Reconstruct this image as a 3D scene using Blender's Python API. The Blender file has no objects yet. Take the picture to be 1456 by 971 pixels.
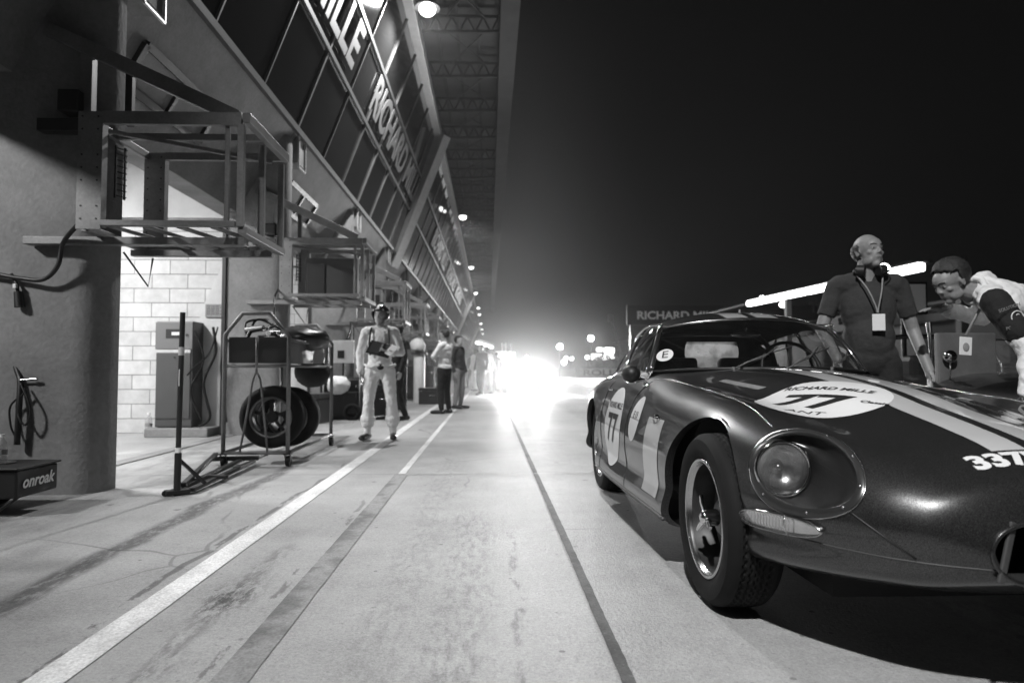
import bpy, bmesh, math, random
from mathutils import Vector, Matrix, Euler
from mathutils.bvhtree import BVHTree
random.seed(7)
PI = math.pi
SC = bpy.context.scene
COL = SC.collection
R = math.radians

# ------------------------------------------------------------------ camera
CAM_Z = 0.90
FPX = 951.0
cam_rot = Euler((R(90 + 2.38), 0, R(-1.99)), 'XYZ')
CM = cam_rot.to_matrix()
def ray(px, py):
    v = CM @ Vector(((px - 728.0) / FPX, -(py - 485.5) / FPX, -1.0))
    return v
def W(px, py, Y):
    v = ray(px, py)
    k = Y / v.y
    return Vector((v.x * k, Y, CAM_Z + v.z * k))
def G(px, py, z=0.0):
    v = ray(px, py)
    k = (z - CAM_Z) / v.z
    return Vector((v.x * k, v.y * k, z))
cd = bpy.data.cameras.new('camera')
cam = bpy.data.objects.new('camera', cd); COL.objects.link(cam)
cam.location = (0, 0, CAM_Z); cam.rotation_euler = cam_rot
cd.sensor_width = 36.0; cd.lens = FPX / 1456.0 * 36.0
cd.clip_start = 0.05; cd.clip_end = 3000
cd.dof.use_dof = True; cd.dof.focus_distance = 3.1; cd.dof.aperture_fstop = 2.4
SC.camera = cam

# ------------------------------------------------------------------ materials
def nn(nt, t, x=0, y=0, **kw):
    n = nt.nodes.new(t); n.location = (x, y)
    for k, v in kw.items(): setattr(n, k, v)
    return n
def mat(name, base=0.3, rough=0.6, metal=0.0, nz=0.0, scale=8.0, bump=0.0, bscale=None, coat=0.0,
        fine=0.0, spec=0.5, stretch=(1, 1, 1), rvar=0.0, coatr=0.03, detail=6, bdist=0.02):
    m = bpy.data.materials.new(name); m.use_nodes = True
    nt = m.node_tree; b = nt.nodes['Principled BSDF']; L = nt.links
    b.inputs['Base Color'].default_value = (base, base, base, 1)
    b.inputs['Roughness'].default_value = rough
    b.inputs['Metallic'].default_value = metal
    b.inputs['Coat Weight'].default_value = coat
    b.inputs['Coat Roughness'].default_value = coatr
    b.inputs['Specular IOR Level'].default_value = spec
    if nz or bump or fine or rvar:
        tc = nn(nt, 'ShaderNodeTexCoord', -1200, 0)
        mp = nn(nt, 'ShaderNodeMapping', -1000, 0); mp.inputs['Scale'].default_value = stretch
        L.new(tc.outputs['Object'], mp.inputs['Vector'])
        n1 = nn(nt, 'ShaderNodeTexNoise', -800, 100); n1.inputs['Scale'].default_value = scale
        n1.inputs['Detail'].default_value = detail; n1.inputs['Roughness'].default_value = 0.65
        L.new(mp.outputs[0], n1.inputs['Vector'])
        n2 = nn(nt, 'ShaderNodeTexNoise', -800, -200); n2.inputs['Scale'].default_value = bscale or scale * 8
        n2.inputs['Detail'].default_value = 4
        L.new(mp.outputs[0], n2.inputs['Vector'])
        if nz or fine:
            # value = base * (1 + nz*(n1-.5)*2 + fine*(n2-.5)*2)
            a = nn(nt, 'ShaderNodeMath', -600, 100, operation='MULTIPLY_ADD')
            a.inputs[1].default_value = 2.6 * nz * base; a.inputs[2].default_value = base - 1.3 * nz * base
            L.new(n1.outputs[0], a.inputs[0])
            c = nn(nt, 'ShaderNodeMath', -450, 0, operation='MULTIPLY_ADD')
            c.inputs[1].default_value = 2 * fine * base
            L.new(n2.outputs[0], c.inputs[0]); L.new(a.outputs[0], c.inputs[2])
            d = nn(nt, 'ShaderNodeMath', -300, 0, operation='SUBTRACT', use_clamp=True)
            d.inputs[1].default_value = fine * base
            L.new(c.outputs[0], d.inputs[0])
            L.new(d.outputs[0], b.inputs['Base Color'])
        if rvar:
            r_ = nn(nt, 'ShaderNodeMath', -450, -300, operation='MULTIPLY_ADD')
            r_.inputs[1].default_value = rvar; r_.inputs[2].default_value = rough - rvar / 2
            L.new(n1.outputs[0], r_.inputs[0]); L.new(r_.outputs[0], b.inputs['Roughness'])
        if bump:
            bp = nn(nt, 'ShaderNodeBump', -300, -400); bp.inputs['Strength'].default_value = bump
            bp.inputs['Distance'].default_value = bdist
            L.new(n2.outputs[0], bp.inputs['Height']); L.new(bp.outputs[0], b.inputs['Normal'])
    return m
def emis(name, v, strength):
    m = bpy.data.materials.new(name); m.use_nodes = True
    nt = m.node_tree; b = nt.nodes['Principled BSDF']
    b.inputs['Base Color'].default_value = (.8, .8, .8, 1)
    b.inputs['Emission Color'].default_value = (v, v, v, 1)
    b.inputs['Emission Strength'].default_value = strength
    return m
def glass(name, tint=0.9, refl=1.0, rough=0.0, dirt=0.0, dcol=0.3, transl=False):
    m = bpy.data.materials.new(name); m.use_nodes = True
    nt = m.node_tree; L = nt.links
    for n in list(nt.nodes):
        if n.type != 'OUTPUT_MATERIAL': nt.nodes.remove(n)
    out = [n for n in nt.nodes if n.type == 'OUTPUT_MATERIAL'][0]
    tr = nn(nt, 'ShaderNodeBsdfTransparent'); tr.inputs[0].default_value = (tint, tint, tint, 1)
    gl = nn(nt, 'ShaderNodeBsdfGlossy'); gl.inputs['Roughness'].default_value = rough
    gl.inputs['Color'].default_value = (refl, refl, refl, 1)
    fr = nn(nt, 'ShaderNodeFresnel'); ge = nn(nt, 'ShaderNodeNewGeometry'); ma = nn(nt, 'ShaderNodeMath', operation='MULTIPLY_ADD')
    ma.inputs[1].default_value = -.8333; ma.inputs[2].default_value = 1.5
    L.new(ge.outputs['Backfacing'], ma.inputs[0]); L.new(ma.outputs[0], fr.inputs['IOR'])
    mx = nn(nt, 'ShaderNodeMixShader')
    L.new(fr.outputs[0], mx.inputs[0]); L.new(tr.outputs[0], mx.inputs[1]); L.new(gl.outputs[0], mx.inputs[2])
    last = mx
    if dirt:
        df = nn(nt, 'ShaderNodeBsdfTranslucent' if transl else 'ShaderNodeBsdfDiffuse'); df.inputs[0].default_value = (dcol, dcol, dcol, 1)
        tc = nn(nt, 'ShaderNodeTexCoord'); nz = nn(nt, 'ShaderNodeTexNoise'); nz.inputs['Scale'].default_value = 14; nz.inputs['Detail'].default_value = 6
        L.new(tc.outputs['Object'], nz.inputs['Vector'])
        mm = nn(nt, 'ShaderNodeMath', operation='MULTIPLY'); mm.inputs[1].default_value = dirt * 2
        L.new(nz.outputs[0], mm.inputs[0])
        m2 = nn(nt, 'ShaderNodeMixShader')
        L.new(mm.outputs[0], m2.inputs[0]); L.new(mx.outputs[0], m2.inputs[1]); L.new(df.outputs[0], m2.inputs[2])
        last = m2
    L.new(last.outputs[0], out.inputs['Surface'])
    return m

M = {}
M['concrete'] = mat('concrete', .20, .85, nz=.55, scale=1.6, bump=.6, bscale=32, fine=.22, bdist=.008, detail=10)
M['concrete_dark'] = mat('concrete_dark', .22, .85, nz=.4, scale=1.1, bump=.35, bscale=40, fine=.15, bdist=.006)
M['plaster'] = mat('plaster', .5, .85, nz=.3, scale=2, bump=.2, bscale=60, bdist=.004)
M['galv'] = mat('galvanised', .20, .5, .45, nz=.3, scale=7, fine=.25, rvar=.3, bump=.05, bscale=60, bdist=.003)
M['truss'] = mat('truss_steel', .06, .85, 0, nz=.3, scale=3, spec=.15)
M['fascia'] = mat('fascia_paint', .045, .8, 0, nz=.3, scale=2, spec=.15)
M['barrel'] = mat('wheel_barrel', .05, .45, .6, nz=.4, scale=14)
M['mullion'] = mat('mullion_metal', .09, .55, .4, nz=.3, scale=3)
M['galv_light'] = mat('galvanised_light', .5, .5, .3, nz=.25, scale=8, fine=.2, rvar=.3)
M['steel_dark'] = mat('steel_dark', .035, .45, .5, nz=.4, scale=9, rvar=.3)
M['frame_metal'] = mat('frame_metal', .3, .45, .3, nz=.2, scale=3)
M['black'] = mat('black_plastic', .008, .5, nz=.3, scale=10, rvar=.2)
M['black_soft'] = mat('black_soft', .010, .8, nz=.3, scale=10)
M['rubber'] = mat('rubber', .007, .8, spec=.25, nz=.35, scale=22, fine=.3, rvar=.3, bump=.2, bscale=240, bdist=.002)
M['chrome'] = mat('chrome', .75, .09, 1.0, nz=.1, scale=30, rvar=.08)
M['chrome_worn'] = mat('chrome_worn', .5, .25, 1.0, nz=.12, scale=14, rvar=.15)
M['alloy'] = mat('alloy', .20, .42, .8, nz=.3, scale=20, rvar=.2)
M['white_paint'] = mat('white_paint', .75, .5, nz=.1, scale=6)
M['decal_white'] = mat('decal_white', .72, .35, coat=.5, nz=.05, scale=6)
M['stripe_paint'] = mat('stripe_paint', .5, .3, coat=1, nz=.05, scale=9)
M['decal_black'] = mat('decal_black', .015, .4)
M['skin'] = mat('skin', .38, .55, nz=.12, scale=30, bump=.1, bscale=200, bdist=.001)
M['skin_dark'] = mat('skin_shade', .15, .55, nz=.12, scale=30)
M['skin_mid'] = mat('skin_mid', .24, .5, nz=.22, scale=26, fine=.12, bscale=240, bump=.3, bdist=.0015)
M['hair'] = mat('hair', .02, .6, nz=.6, scale=90, bump=.8, bscale=260, bdist=.004, stretch=(1, .3, 1))
M['cloth_white'] = mat('cloth_white', .8, .9, nz=.12, scale=6, bump=.9, bscale=13, bdist=.02)
M['cloth_cream'] = mat('cloth_cream', .8, .9, nz=.15, scale=6, bump=.9, bscale=12, bdist=.02)
M['cloth_dark'] = mat('cloth_dark', .014, .9, nz=.2, scale=6, bump=.9, bscale=12, bdist=.02)
M['cloth_grey'] = mat('cloth_grey', .032, .9, nz=.2, scale=5, bump=.9, bscale=12, bdist=.02)
M['cloth_mid'] = mat('cloth_mid', .25, .9, nz=.2, scale=5, bump=.9, bscale=12, bdist=.02)
M['leather'] = mat('leather', .02, .3, nz=.3, scale=20)
M['wood'] = mat('wood', .2, .6, nz=.3, scale=12)
M['grey_paint'] = mat('grey_paint', .055, .45, nz=.12, scale=5, rvar=.15)
M['case_grey'] = mat('case_grey', .045, .45, nz=.12, scale=5, rvar=.2)
M['pane'] = mat('dark_window', .012, .08, spec=.5, nz=.3, scale=.8)
M['glass'] = glass('clear_glass', .92)
M['screen_glass'] = glass('windscreen_glass', .8, dirt=.012)
M['bottle'] = glass('bottle_plastic', .85, dirt=.2, dcol=.8)
M['lens'] = glass('lamp_lens', .9, dirt=.12, dcol=.7)
M['deck'] = mat('deck_metal', .06, .9, 0, nz=.3, scale=1.5)
M['foliage'] = mat('foliage', .06, .8, nz=.4, scale=4)
M['bark'] = mat('bark', .08, .9, nz=.4, scale=8)
M['banner'] = mat('banner', .02, .7, nz=.3, scale=2)
M['pale_letter'] = mat('pale_letter', .11, .6, nz=.1, scale=8)

# car paint: dark metallic flake under clear coat
def paint():
    m = bpy.data.materials.new('car_paint'); m.use_nodes = True
    nt = m.node_tree; b = nt.nodes['Principled BSDF']; L = nt.links
    b.inputs['Metallic'].default_value = .7; b.inputs['Roughness'].default_value = .33
    b.inputs['Coat Weight'].default_value = 1; b.inputs['Coat Roughness'].default_value = .035
    tc = nn(nt, 'ShaderNodeTexCoord')
    n1 = nn(nt, 'ShaderNodeTexNoise'); n1.inputs['Scale'].default_value = 620; n1.inputs['Detail'].default_value = 2
    n2 = nn(nt, 'ShaderNodeTexNoise'); n2.inputs['Scale'].default_value = 5; n2.inputs['Detail'].default_value = 5
    L.new(tc.outputs['Object'], n1.inputs['Vector']); L.new(tc.outputs['Object'], n2.inputs['Vector'])
    rm = nn(nt, 'ShaderNodeValToRGB'); rm.color_ramp.elements[0].position = .35; rm.color_ramp.elements[1].position = .75
    rm.color_ramp.elements[0].color = (.004, .004, .004, 1); rm.color_ramp.elements[1].color = (.13, .13, .13, 1)
    L.new(n1.outputs[0], rm.inputs[0]); L.new(rm.outputs[0], b.inputs['Base Color'])
    mr = nn(nt, 'ShaderNodeMapRange'); mr.inputs['To Min'].default_value = .003; mr.inputs['To Max'].default_value = .03
    L.new(n2.outputs[0], mr.inputs[0]); L.new(mr.outputs[0], b.inputs['Coat Roughness'])
    return m
M['paint'] = paint()

# ------------------------------------------------------------------ objects
def tag(o, label=None, cat=None, group=None, kind=None):
    if label: o['label'] = label
    if cat: o['category'] = cat
    if group: o['group'] = group
    if kind: o['kind'] = kind
    return o
def empty(name, loc=(0, 0, 0), rz=0, label=None, cat=None, group=None):
    o = bpy.data.objects.new(name, None); COL.objects.link(o)
    o.location = loc; o.rotation_euler = (0, 0, rz); o.empty_display_size = .1
    return tag(o, label, cat, group)
def link(name, me, m=None, parent=None, smooth=False, loc=None):
    if m is not None and not me.materials:
        me.materials.append(m)
    if smooth:
        for p in me.polygons: p.use_smooth = True
    o = bpy.data.objects.new(name, me); COL.objects.link(o)
    if parent is not None: o.parent = parent
    if loc is not None: o.location = loc
    return o
def obj(name, bm, m, parent=None, smooth=False, loc=None, auto=None, bevel=0):
    bmesh.ops.recalc_face_normals(bm, faces=bm.faces[:])
    me = bpy.data.meshes.new(name); bm.to_mesh(me); bm.free()
    o = link(name, me, m, parent, smooth or auto is not None, loc)
    if bevel:
        md = o.modifiers.new('bevel', 'BEVEL'); md.width = bevel; md.segments = 2; md.limit_method = 'ANGLE'
    if auto is not None:
        me.set_sharp_from_angle(angle=R(auto))
    return o
def children(o):
    return [c for c in bpy.data.objects if c.parent == o]
def copy_tree(o, parent=None):
    c = o.copy(); COL.objects.link(c); c.parent = parent
    for ch in children(o): copy_tree(ch, c)
    return c

# ------------------------------------------------------------------ bmesh shapes
def box(bm, c, s, rot=None):
    """box centred at c, full size s"""
    g = bmesh.ops.create_cube(bm, size=1.0)
    mt = Matrix.Translation(Vector(c)) @ ((rot.to_4x4() if rot is not None else Matrix.Identity(4))) @ Matrix.Diagonal((s[0], s[1], s[2], 1))
    bmesh.ops.transform(bm, matrix=mt, verts=g['verts'])
    return g['verts']
def box2(bm, lo, hi):
    lo, hi = Vector(lo), Vector(hi)
    return box(bm, (lo + hi) / 2, hi - lo)
def frame_from(d, up=Vector((0, 0, 1))):
    z = Vector(d).normalized()
    if abs(z.dot(up)) > .98: up = Vector((0, 1, 0))
    x = up.cross(z).normalized(); y = z.cross(x)
    return Matrix((x, y, z)).transposed()
def beam(bm, a, b, w, h=None, up=Vector((0, 0, 1))):
    """rectangular bar from a to b: w across, h along up"""
    a, b = Vector(a), Vector(b); h = h or w
    f = frame_from(b - a, up)
    return box(bm, (a + b) / 2, (w, h, (b - a).length), f)
def cyl(bm, a, b, r1, r2=None, n=16, caps=True):
    a, b = Vector(a), Vector(b); r2 = r1 if r2 is None else r2
    f = frame_from(b - a); x, y = f.col[0], f.col[1]
    ra = [bm.verts.new(a + (x * math.cos(t) + y * math.sin(t)) * r1) for t in [2 * PI * k / n for k in range(n)]]
    rb = [bm.verts.new(b + (x * math.cos(t) + y * math.sin(t)) * r2) for t in [2 * PI * k / n for k in range(n)]]
    for k in range(n): bm.faces.new((ra[k], ra[(k + 1) % n], rb[(k + 1) % n], rb[k]))
    if caps: bm.faces.new(ra[::-1]); bm.faces.new(rb)
    return ra + rb
def tube(bm, pts, r, n=8, closed=False):
    pts = [Vector(p) for p in pts]; rings = []; prev = None
    N = len(pts)
    for i, p in enumerate(pts):
        if closed: d = pts[(i + 1) % N] - pts[i - 1]
        else: d = pts[min(i + 1, N - 1)] - pts[max(i - 1, 0)]
        if d.length < 1e-9: d = Vector((0, 0, 1))
        d.normalize()
        if prev is None:
            f = frame_from(d); x = f.col[0]
        else:
            x = (prev - d * prev.dot(d)).normalized()
        prev = x; y = d.cross(x)
        rr = r[i] if isinstance(r, (list, tuple)) else r
        rings.append([bm.verts.new(p + (x * math.cos(t) + y * math.sin(t)) * rr) for t in [2 * PI * k / n for k in range(n)]])
    m_ = N if closed else N - 1
    for i in range(m_):
        a, b = rings[i], rings[(i + 1) % N]
        for k in range(n):
            bm.faces.new((a[k], a[(k + 1) % n], b[(k + 1) % n], b[k]))
    if not closed:
        bm.faces.new(rings[0][::-1]); bm.faces.new(rings[-1])
def cr(p, t):
    """Catmull-Rom through list p at t in 0..len-1"""
    n = len(p); i = min(int(t), n - 2); f = t - i
    a = p[max(i - 1, 0)]; b = p[i]; c = p[i + 1]; d = p[min(i + 2, n - 1)]
    return .5 * ((2 * b) + (c - a) * f + (2 * a - 5 * b + 4 * c - d) * f * f + (3 * b - a - 3 * c + d) * f ** 3)
def smooth_path(pts, k=6):
    pts = [Vector(p) for p in pts]
    return [cr(pts, i / k) for i in range((len(pts) - 1) * k + 1)]
def lathe(bm, prof, origin, axis, n=48, wob=None):
    """prof: list of (radius, along) ; revolve about axis through origin"""
    f = frame_from(axis); o = Vector(origin); rings = []
    for r, h in prof:
        rings.append([bm.verts.new(o + f @ Vector((math.cos(t) * r, math.sin(t) * r, h))) for t in [2 * PI * k / n for k in range(n)]])
    for a, b in zip(rings, rings[1:]):
        for k in range(n):
            bm.faces.new((a[k], a[(k + 1) % n], b[(k + 1) % n], b[k]))
    return rings
_SPH = {}
def sphere(bm, c, r, n=16, rot=None):
    if n not in _SPH:
        m_ = max(6, n // 2); P_, F_ = [(0, 0, 1)], []
        for i in range(1, m_):
            a = PI * i / m_
            for k in range(n): P_.append((math.sin(a) * math.cos(2 * PI * k / n), math.sin(a) * math.sin(2 * PI * k / n), math.cos(a)))
        P_.append((0, 0, -1))
        for k in range(n): F_.append((0, 1 + k, 1 + (k + 1) % n))
        for i in range(m_ - 2):
            for k in range(n):
                a = 1 + i * n + k; b_ = 1 + i * n + (k + 1) % n; F_.append((a, a + n, b_ + n, b_))
        e = len(P_) - 1; q = 1 + (m_ - 2) * n
        for k in range(n): F_.append((q + k, e, q + (k + 1) % n))
        _SPH[n] = ([Vector(p) for p in P_], F_)
    P_, F_ = _SPH[n]
    rr = r if isinstance(r, (tuple, list)) else (r, r, r)
    mt = (rot if rot is not None else Matrix.Identity(3)) @ Matrix.Diagonal(rr)
    c = Vector(c); vs = [bm.verts.new(c + mt @ p) for p in P_]
    for f in F_: bm.faces.new([vs[i] for i in f])
def quad(bm, a, b, c, d):
    return bm.faces.new([bm.verts.new(Vector(p)) for p in (a, b, c, d)])
def text_bm(s, size=1.0, extrude=0.0, bold=0.0, align='CENTER', xs=1.0, shear=0.0):
    cu = bpy.data.curves.new('txt', 'FONT'); cu.body = s; cu.size = size; cu.extrude = extrude
    cu.offset = bold; cu.align_x = align; cu.align_y = 'CENTER'; cu.resolution_u = 4; cu.shear = shear
    o = bpy.data.objects.new('txt', cu); COL.objects.link(o)
    dg = bpy.context.evaluated_depsgraph_get()
    me = bpy.data.meshes.new_from_object(o.evaluated_get(dg))
    bpy.data.objects.remove(o); bpy.data.curves.remove(cu)
    bm = bmesh.new(); bm.from_mesh(me); bpy.data.meshes.remove(me)
    for v in bm.verts: v.co.x *= xs
    return bm
def put_text(name, s, size, origin, xdir, ydir, m, parent=None, extrude=.004, bold=0.0, align='CENTER', xs=1.0, fitw=None, shear=0.0):
    bm = text_bm(s, size, extrude, bold, align, xs, shear)
    if fitw:
        x0 = min(v.co.x for v in bm.verts); x1 = max(v.co.x for v in bm.verts)
        for v in bm.verts: v.co.x = (v.co.x - (x0 + x1) / 2) * fitw / (x1 - x0)
    X, Y_ = Vector(xdir).normalized(), Vector(ydir).normalized(); Z = X.cross(Y_)
    mt = Matrix.Translation(Vector(origin)) @ Matrix((X, Y_, Z)).transposed().to_4x4()
    bmesh.ops.transform(bm, matrix=mt, verts=bm.verts[:])
    return obj(name, bm, m, parent)
HAZE = .0005
GLARE_MIST = [((1.3, 22.0, .3), (5.5, 13, 3.4), .022), ((.8, 36.0, 5), (7, 28, 15), .009)]  # mist balls added for the headlight glare: centre, radii, density
HEADW = 2200; LAMP0 = 4000; LAMP1 = 1900; LAMPN = 350; GAR = 400; GAR0 = 1000
# ------------------------------------------------------------------ the vintage coupe
CAR = empty('sports_car', (1.60, 1.72, 0), 0,
            'dark metallic vintage coupe with twin pale stripes and white number 77 roundel', 'car')
ROWS = [
 (0.00, [(0,.505),(.10,.505),(.18,.50),(.24,.485),(.275,.46),(.29,.42),(.27,.375),(.20,.34),(0,.335)]),
 (0.03, [(0,.575),(.12,.572),(.22,.56),(.30,.535),(.35,.50),(.375,.45),(.35,.39),(.28,.33),(0,.315)]),
 (0.10, [(0,.622),(.13,.618),(.26,.600),(.37,.575),(.445,.53),(.48,.46),(.455,.38),(.37,.30),(0,.28)]),
 (0.21, [(0,.668),(.14,.662),(.30,.638),(.44,.612),(.53,.555),(.57,.47),(.55,.38),(.46,.28),(0,.25)]),
 (0.40, [(0,.715),(.15,.706),(.34,.676),(.51,.662),(.62,.60),(.665,.49),(.655,.38),(.58,.26),(0,.23)]),
 (0.65, [(0,.765),(.17,.752),(.38,.715),(.565,.716),(.695,.645),(.748,.51),(.742,.38),(.68,.24),(0,.21)]),
 (0.88, [(0,.815),(.19,.80),(.41,.748),(.60,.757),(.73,.68),(.787,.53),(.787,.38),(.73,.22),(0,.2)]),
 (1.20, [(0,.862),(.21,.845),(.43,.782),(.61,.785),(.74,.70),(.80,.55),(.80,.38),(.75,.20),(0,.18)]),
 (1.60, [(0,.895),(.24,.88),(.45,.828),(.61,.812),(.745,.725),(.81,.56),(.81,.38),(.76,.19),(0,.17)]),
 (2.00, [(0,.91),(.28,.905),(.48,.88),(.63,.848),(.75,.75),(.82,.57),(.82,.38),(.77,.19),(0,.17)]),
 (2.40, [(0,.905),(.30,.905),(.52,.90),(.66,.87),(.765,.77),(.828,.58),(.828,.38),(.78,.19),(0,.17)]),
 (2.90, [(0,.90),(.30,.90),(.52,.895),(.67,.865),(.77,.78),(.83,.60),(.83,.40),(.78,.19),(0,.17)]),
 (3.31, [(0,.88),(.30,.88),(.52,.88),(.68,.845),(.785,.77),(.83,.62),(.83,.42),(.78,.22),(0,.19)]),
 (3.80, [(0,.83),(.28,.83),(.48,.825),(.62,.79),(.73,.71),(.78,.58),(.77,.42),(.71,.28),(0,.25)]),
 (4.20, [(0,.75),(.22,.745),(.38,.73),(.50,.70),(.58,.63),(.62,.54),(.60,.44),(.54,.36),(0,.33)]),
 (4.45, [(0,.62),(.12,.615),(.20,.60),(.26,.58),(.30,.56),(.31,.53),(.30,.49),(.24,.46),(0,.45)]),
]
SS = [r[0] for r in ROWS]
def herm(xs, ys, x):
    """monotone-ish cubic through (xs, ys)"""
    n = len(xs)
    if x <= xs[0]: return ys[0]
    if x >= xs[-1]: return ys[-1]
    i = max(k for k in range(n) if xs[k] <= x); i = min(i, n - 2)
    def sl(k):
        if k == 0: return (ys[1] - ys[0]) / (xs[1] - xs[0])
        if k == n - 1: return (ys[-1] - ys[-2]) / (xs[-1] - xs[-2])
        h0, h1 = xs[k] - xs[k-1], xs[k+1] - xs[k]
        d0, d1 = (ys[k] - ys[k-1]) / h0, (ys[k+1] - ys[k]) / h1
        return (d0 * h1 + d1 * h0) / (h0 + h1)
    h = xs[i+1] - xs[i]; t = (x - xs[i]) / h
    m0, m1 = sl(i) * h, sl(i+1) * h
    return ((2*t**3 - 3*t*t + 1) * ys[i] + (t**3 - 2*t*t + t) * m0 + (-2*t**3 + 3*t*t) * ys[i+1] + (t**3 - t*t) * m1)
def section(s):
    P = []
    for k in range(9):
        P.append(Vector((herm(SS, [r[1][k][0] for r in ROWS], s), herm(SS, [r[1][k][1] for r in ROWS], s))))
    return P
def sec_pt(P, t):
    # P half section, mirror beyond ends for smooth centre
    ext = [Vector((-P[1].x, P[1].y))] + P
    n = 9; i = min(int(t), n - 2); f = t - i
    a = ext[i]; b = P[i]; c = P[i+1]; d = P[i+2] if i + 2 < n else P[i+1]
    return .5 * ((2*b) + (c - a)*f + (2*a - 5*b + 4*c - d)*f*f + (3*b - a - 3*c + d)*f**3)
def build_body_grid():
    ss = []
    s = 0.0
    while s < 4.45:
        ss.append(s); s += .004 if s < .02 else .008 if s < .08 else .0125
    ss.append(4.45)
    ts = [i / 14.0 for i in range(14 * 7 + 1)] + [7.25, 7.5, 7.75, 8.0]
    V = []
    for s in ss:
        P = section(s)
        half = [sec_pt(P, t) for t in ts]
        ring = [(p.x, p.y) for p in half] + [(-p.x, p.y) for p in half[-2:0:-1]]
        V.append([Vector((x, s, z)) for x, z in ring])
    return ss, V
ss_, GV = build_body_grid()
# smooth longitudinally & around (keeps form, removes spline wobble)
for it in range(6):
    NV = [[v.copy() for v in r_] for r_ in GV]
    for i in range(2, len(GV) - 1):
        h0, h1 = ss_[i] - ss_[i-1], ss_[i+1] - ss_[i]
        for j in range(len(GV[0])):
            a, b, c = GV[i-1][j], GV[i][j], GV[i+1][j]
            lin = (a * h1 + c * h0) / (h0 + h1)
            NV[i][j] = b * .5 + lin * .5
            NV[i][j].y = ss_[i]
    GV = NV
full = bmesh.new()
rows_v = [[full.verts.new(v) for v in r_] for r_ in GV]
nj = len(GV[0])
for i in range(len(rows_v) - 1):
    for j in range(nj):
        full.faces.new((rows_v[i][j], rows_v[i][(j+1) % nj], rows_v[i+1][(j+1) % nj], rows_v[i+1][j]))
full.faces.new(rows_v[-1][::-1])
bmesh.ops.recalc_face_normals(full, faces=full.faces[:]); full.normal_update()
BODY_BVH = BVHTree.FromBMesh(full)
def top_z(u, s, off=0.0):
    h = BODY_BVH.ray_cast(Vector((u, s, 2.0)), Vector((0, 0, -1)))
    if h[0] is None: return None
    n = h[1] if h[1].z > 0 else -h[1]
    return h[0] + n * off
def side_pt(s, z, sign=-1, off=0.0):
    h = BODY_BVH.ray_cast(Vector((sign * 1.5, s, z)), Vector((-sign, 0, 0)))
    if h[0] is None: return None
    n = h[1] if h[1].x * sign > 0 else -h[1]
    return h[0] + n * off
# frames on the surface: headlight and indicator
class Patch:
    def __init__(self, P1, P2, hint):
        self.P1, self.P2 = Vector(P1), Vector(P2)
        self.C = (self.P1 + self.P2) / 2
        self.A = (self.P2 - self.P1).normalized()
        h = Vector(hint); self.N = (h - self.A * h.dot(self.A)).normalized()
        self.B = self.N.cross(self.A)
        self.L = (self.P2 - self.P1).length / 2
    def ab(self, p):
        d = p - self.C; return d.dot(self.A), d.dot(self.B), d.dot(self.N)
    def on(self, a, b, off=0.0):
        o = self.C + self.A * a + self.B * b
        h = BODY_BVH.ray_cast(o + self.N * .4, -self.N, .8)
        if h[0] is None: return o
        n = h[1] if h[1].dot(self.N) > 0 else -h[1]
        return h[0] + n * off
def sgn_patch(sg):
    # sg=-1 : photo-left side of the car
    f = lambda p: (p[0] * sg, p[1], p[2])
    hd = Patch(f((.652, .575, .650)), f((.505, .215, .478)), f((.52, -.44, .70)))
    ind = Patch(f((.715, .600, .400)), f((.575, .255, .418)), f((.82, -.56, .08)))
    return hd, ind
HL_B, HL_K = .143, .22
def egg(L, B, k, t):
    a = L * math.cos(t); b = B * math.sin(t) * (1 - k * math.cos(t))
    return a, b
def egg_in(a, b, L, B, k, m=1.0):
    a /= m; b /= m
    q = B * (1 - k * max(-1, min(1, a / L)))
    return (a / L) ** 2 + (b / q) ** 2 < 1
PAT = {sg: sgn_patch(sg) for sg in (-1, 1)}
bm = full.copy()
ARCH = [(.925, .335, .374), (3.318, .335, .352)]
kill = []
for f in bm.faces:
    c = f.calc_center_median()
    dead = False
    for (a_s, a_z, a_r) in ARCH:
        if abs(c.x) > .40 and c.z < .70 and (c.y - a_s) ** 2 + (c.z - a_z) ** 2 < a_r ** 2: dead = True
    for sg in (-1, 1):
        hd = PAT[sg][0]
        a, b, n_ = hd.ab(c)
        if abs(n_) < .12 and c.x * sg > 0 and egg_in(a, b, hd.L, HL_B, HL_K): dead = True
    # cabin opening
    if c.z > .6 and abs(c.x) < .575 and 1.90 + .33 * (c.x / .64) ** 2 < c.y < 3.45: dead = True
    # underside left open for the wheels
    if c.z < .3 and c.y > .5 and abs(c.x) < .70 and abs(f.normal.z) > .9: pass
    if dead: kill.append(f)
bmesh.ops.delete(bm, geom=kill, context='FACES')
bm.verts.ensure_lookup_table()
def ring_of(test):
    return [v for v in bm.verts if v.is_boundary and test(v.co)]
for (a_s, a_z, a_r) in ARCH:
    for v in ring_of(lambda c: abs(c.x) > .38 and c.z < .72 and abs(math.hypot(c.y - a_s, c.z - a_z) - a_r) < .03):
        d = Vector((v.co.y - a_s, v.co.z - a_z)); d.normalize()
        sg = 1 if v.co.x > 0 else -1
        ny, nz = a_s + d.x * a_r, a_z + d.y * a_r
        p = side_pt(ny, nz, sg) if nz > .24 else None
        if p is not None and abs(p.x - v.co.x) < .05: v.co = p
        else: v.co.y, v.co.z = ny, nz
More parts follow.
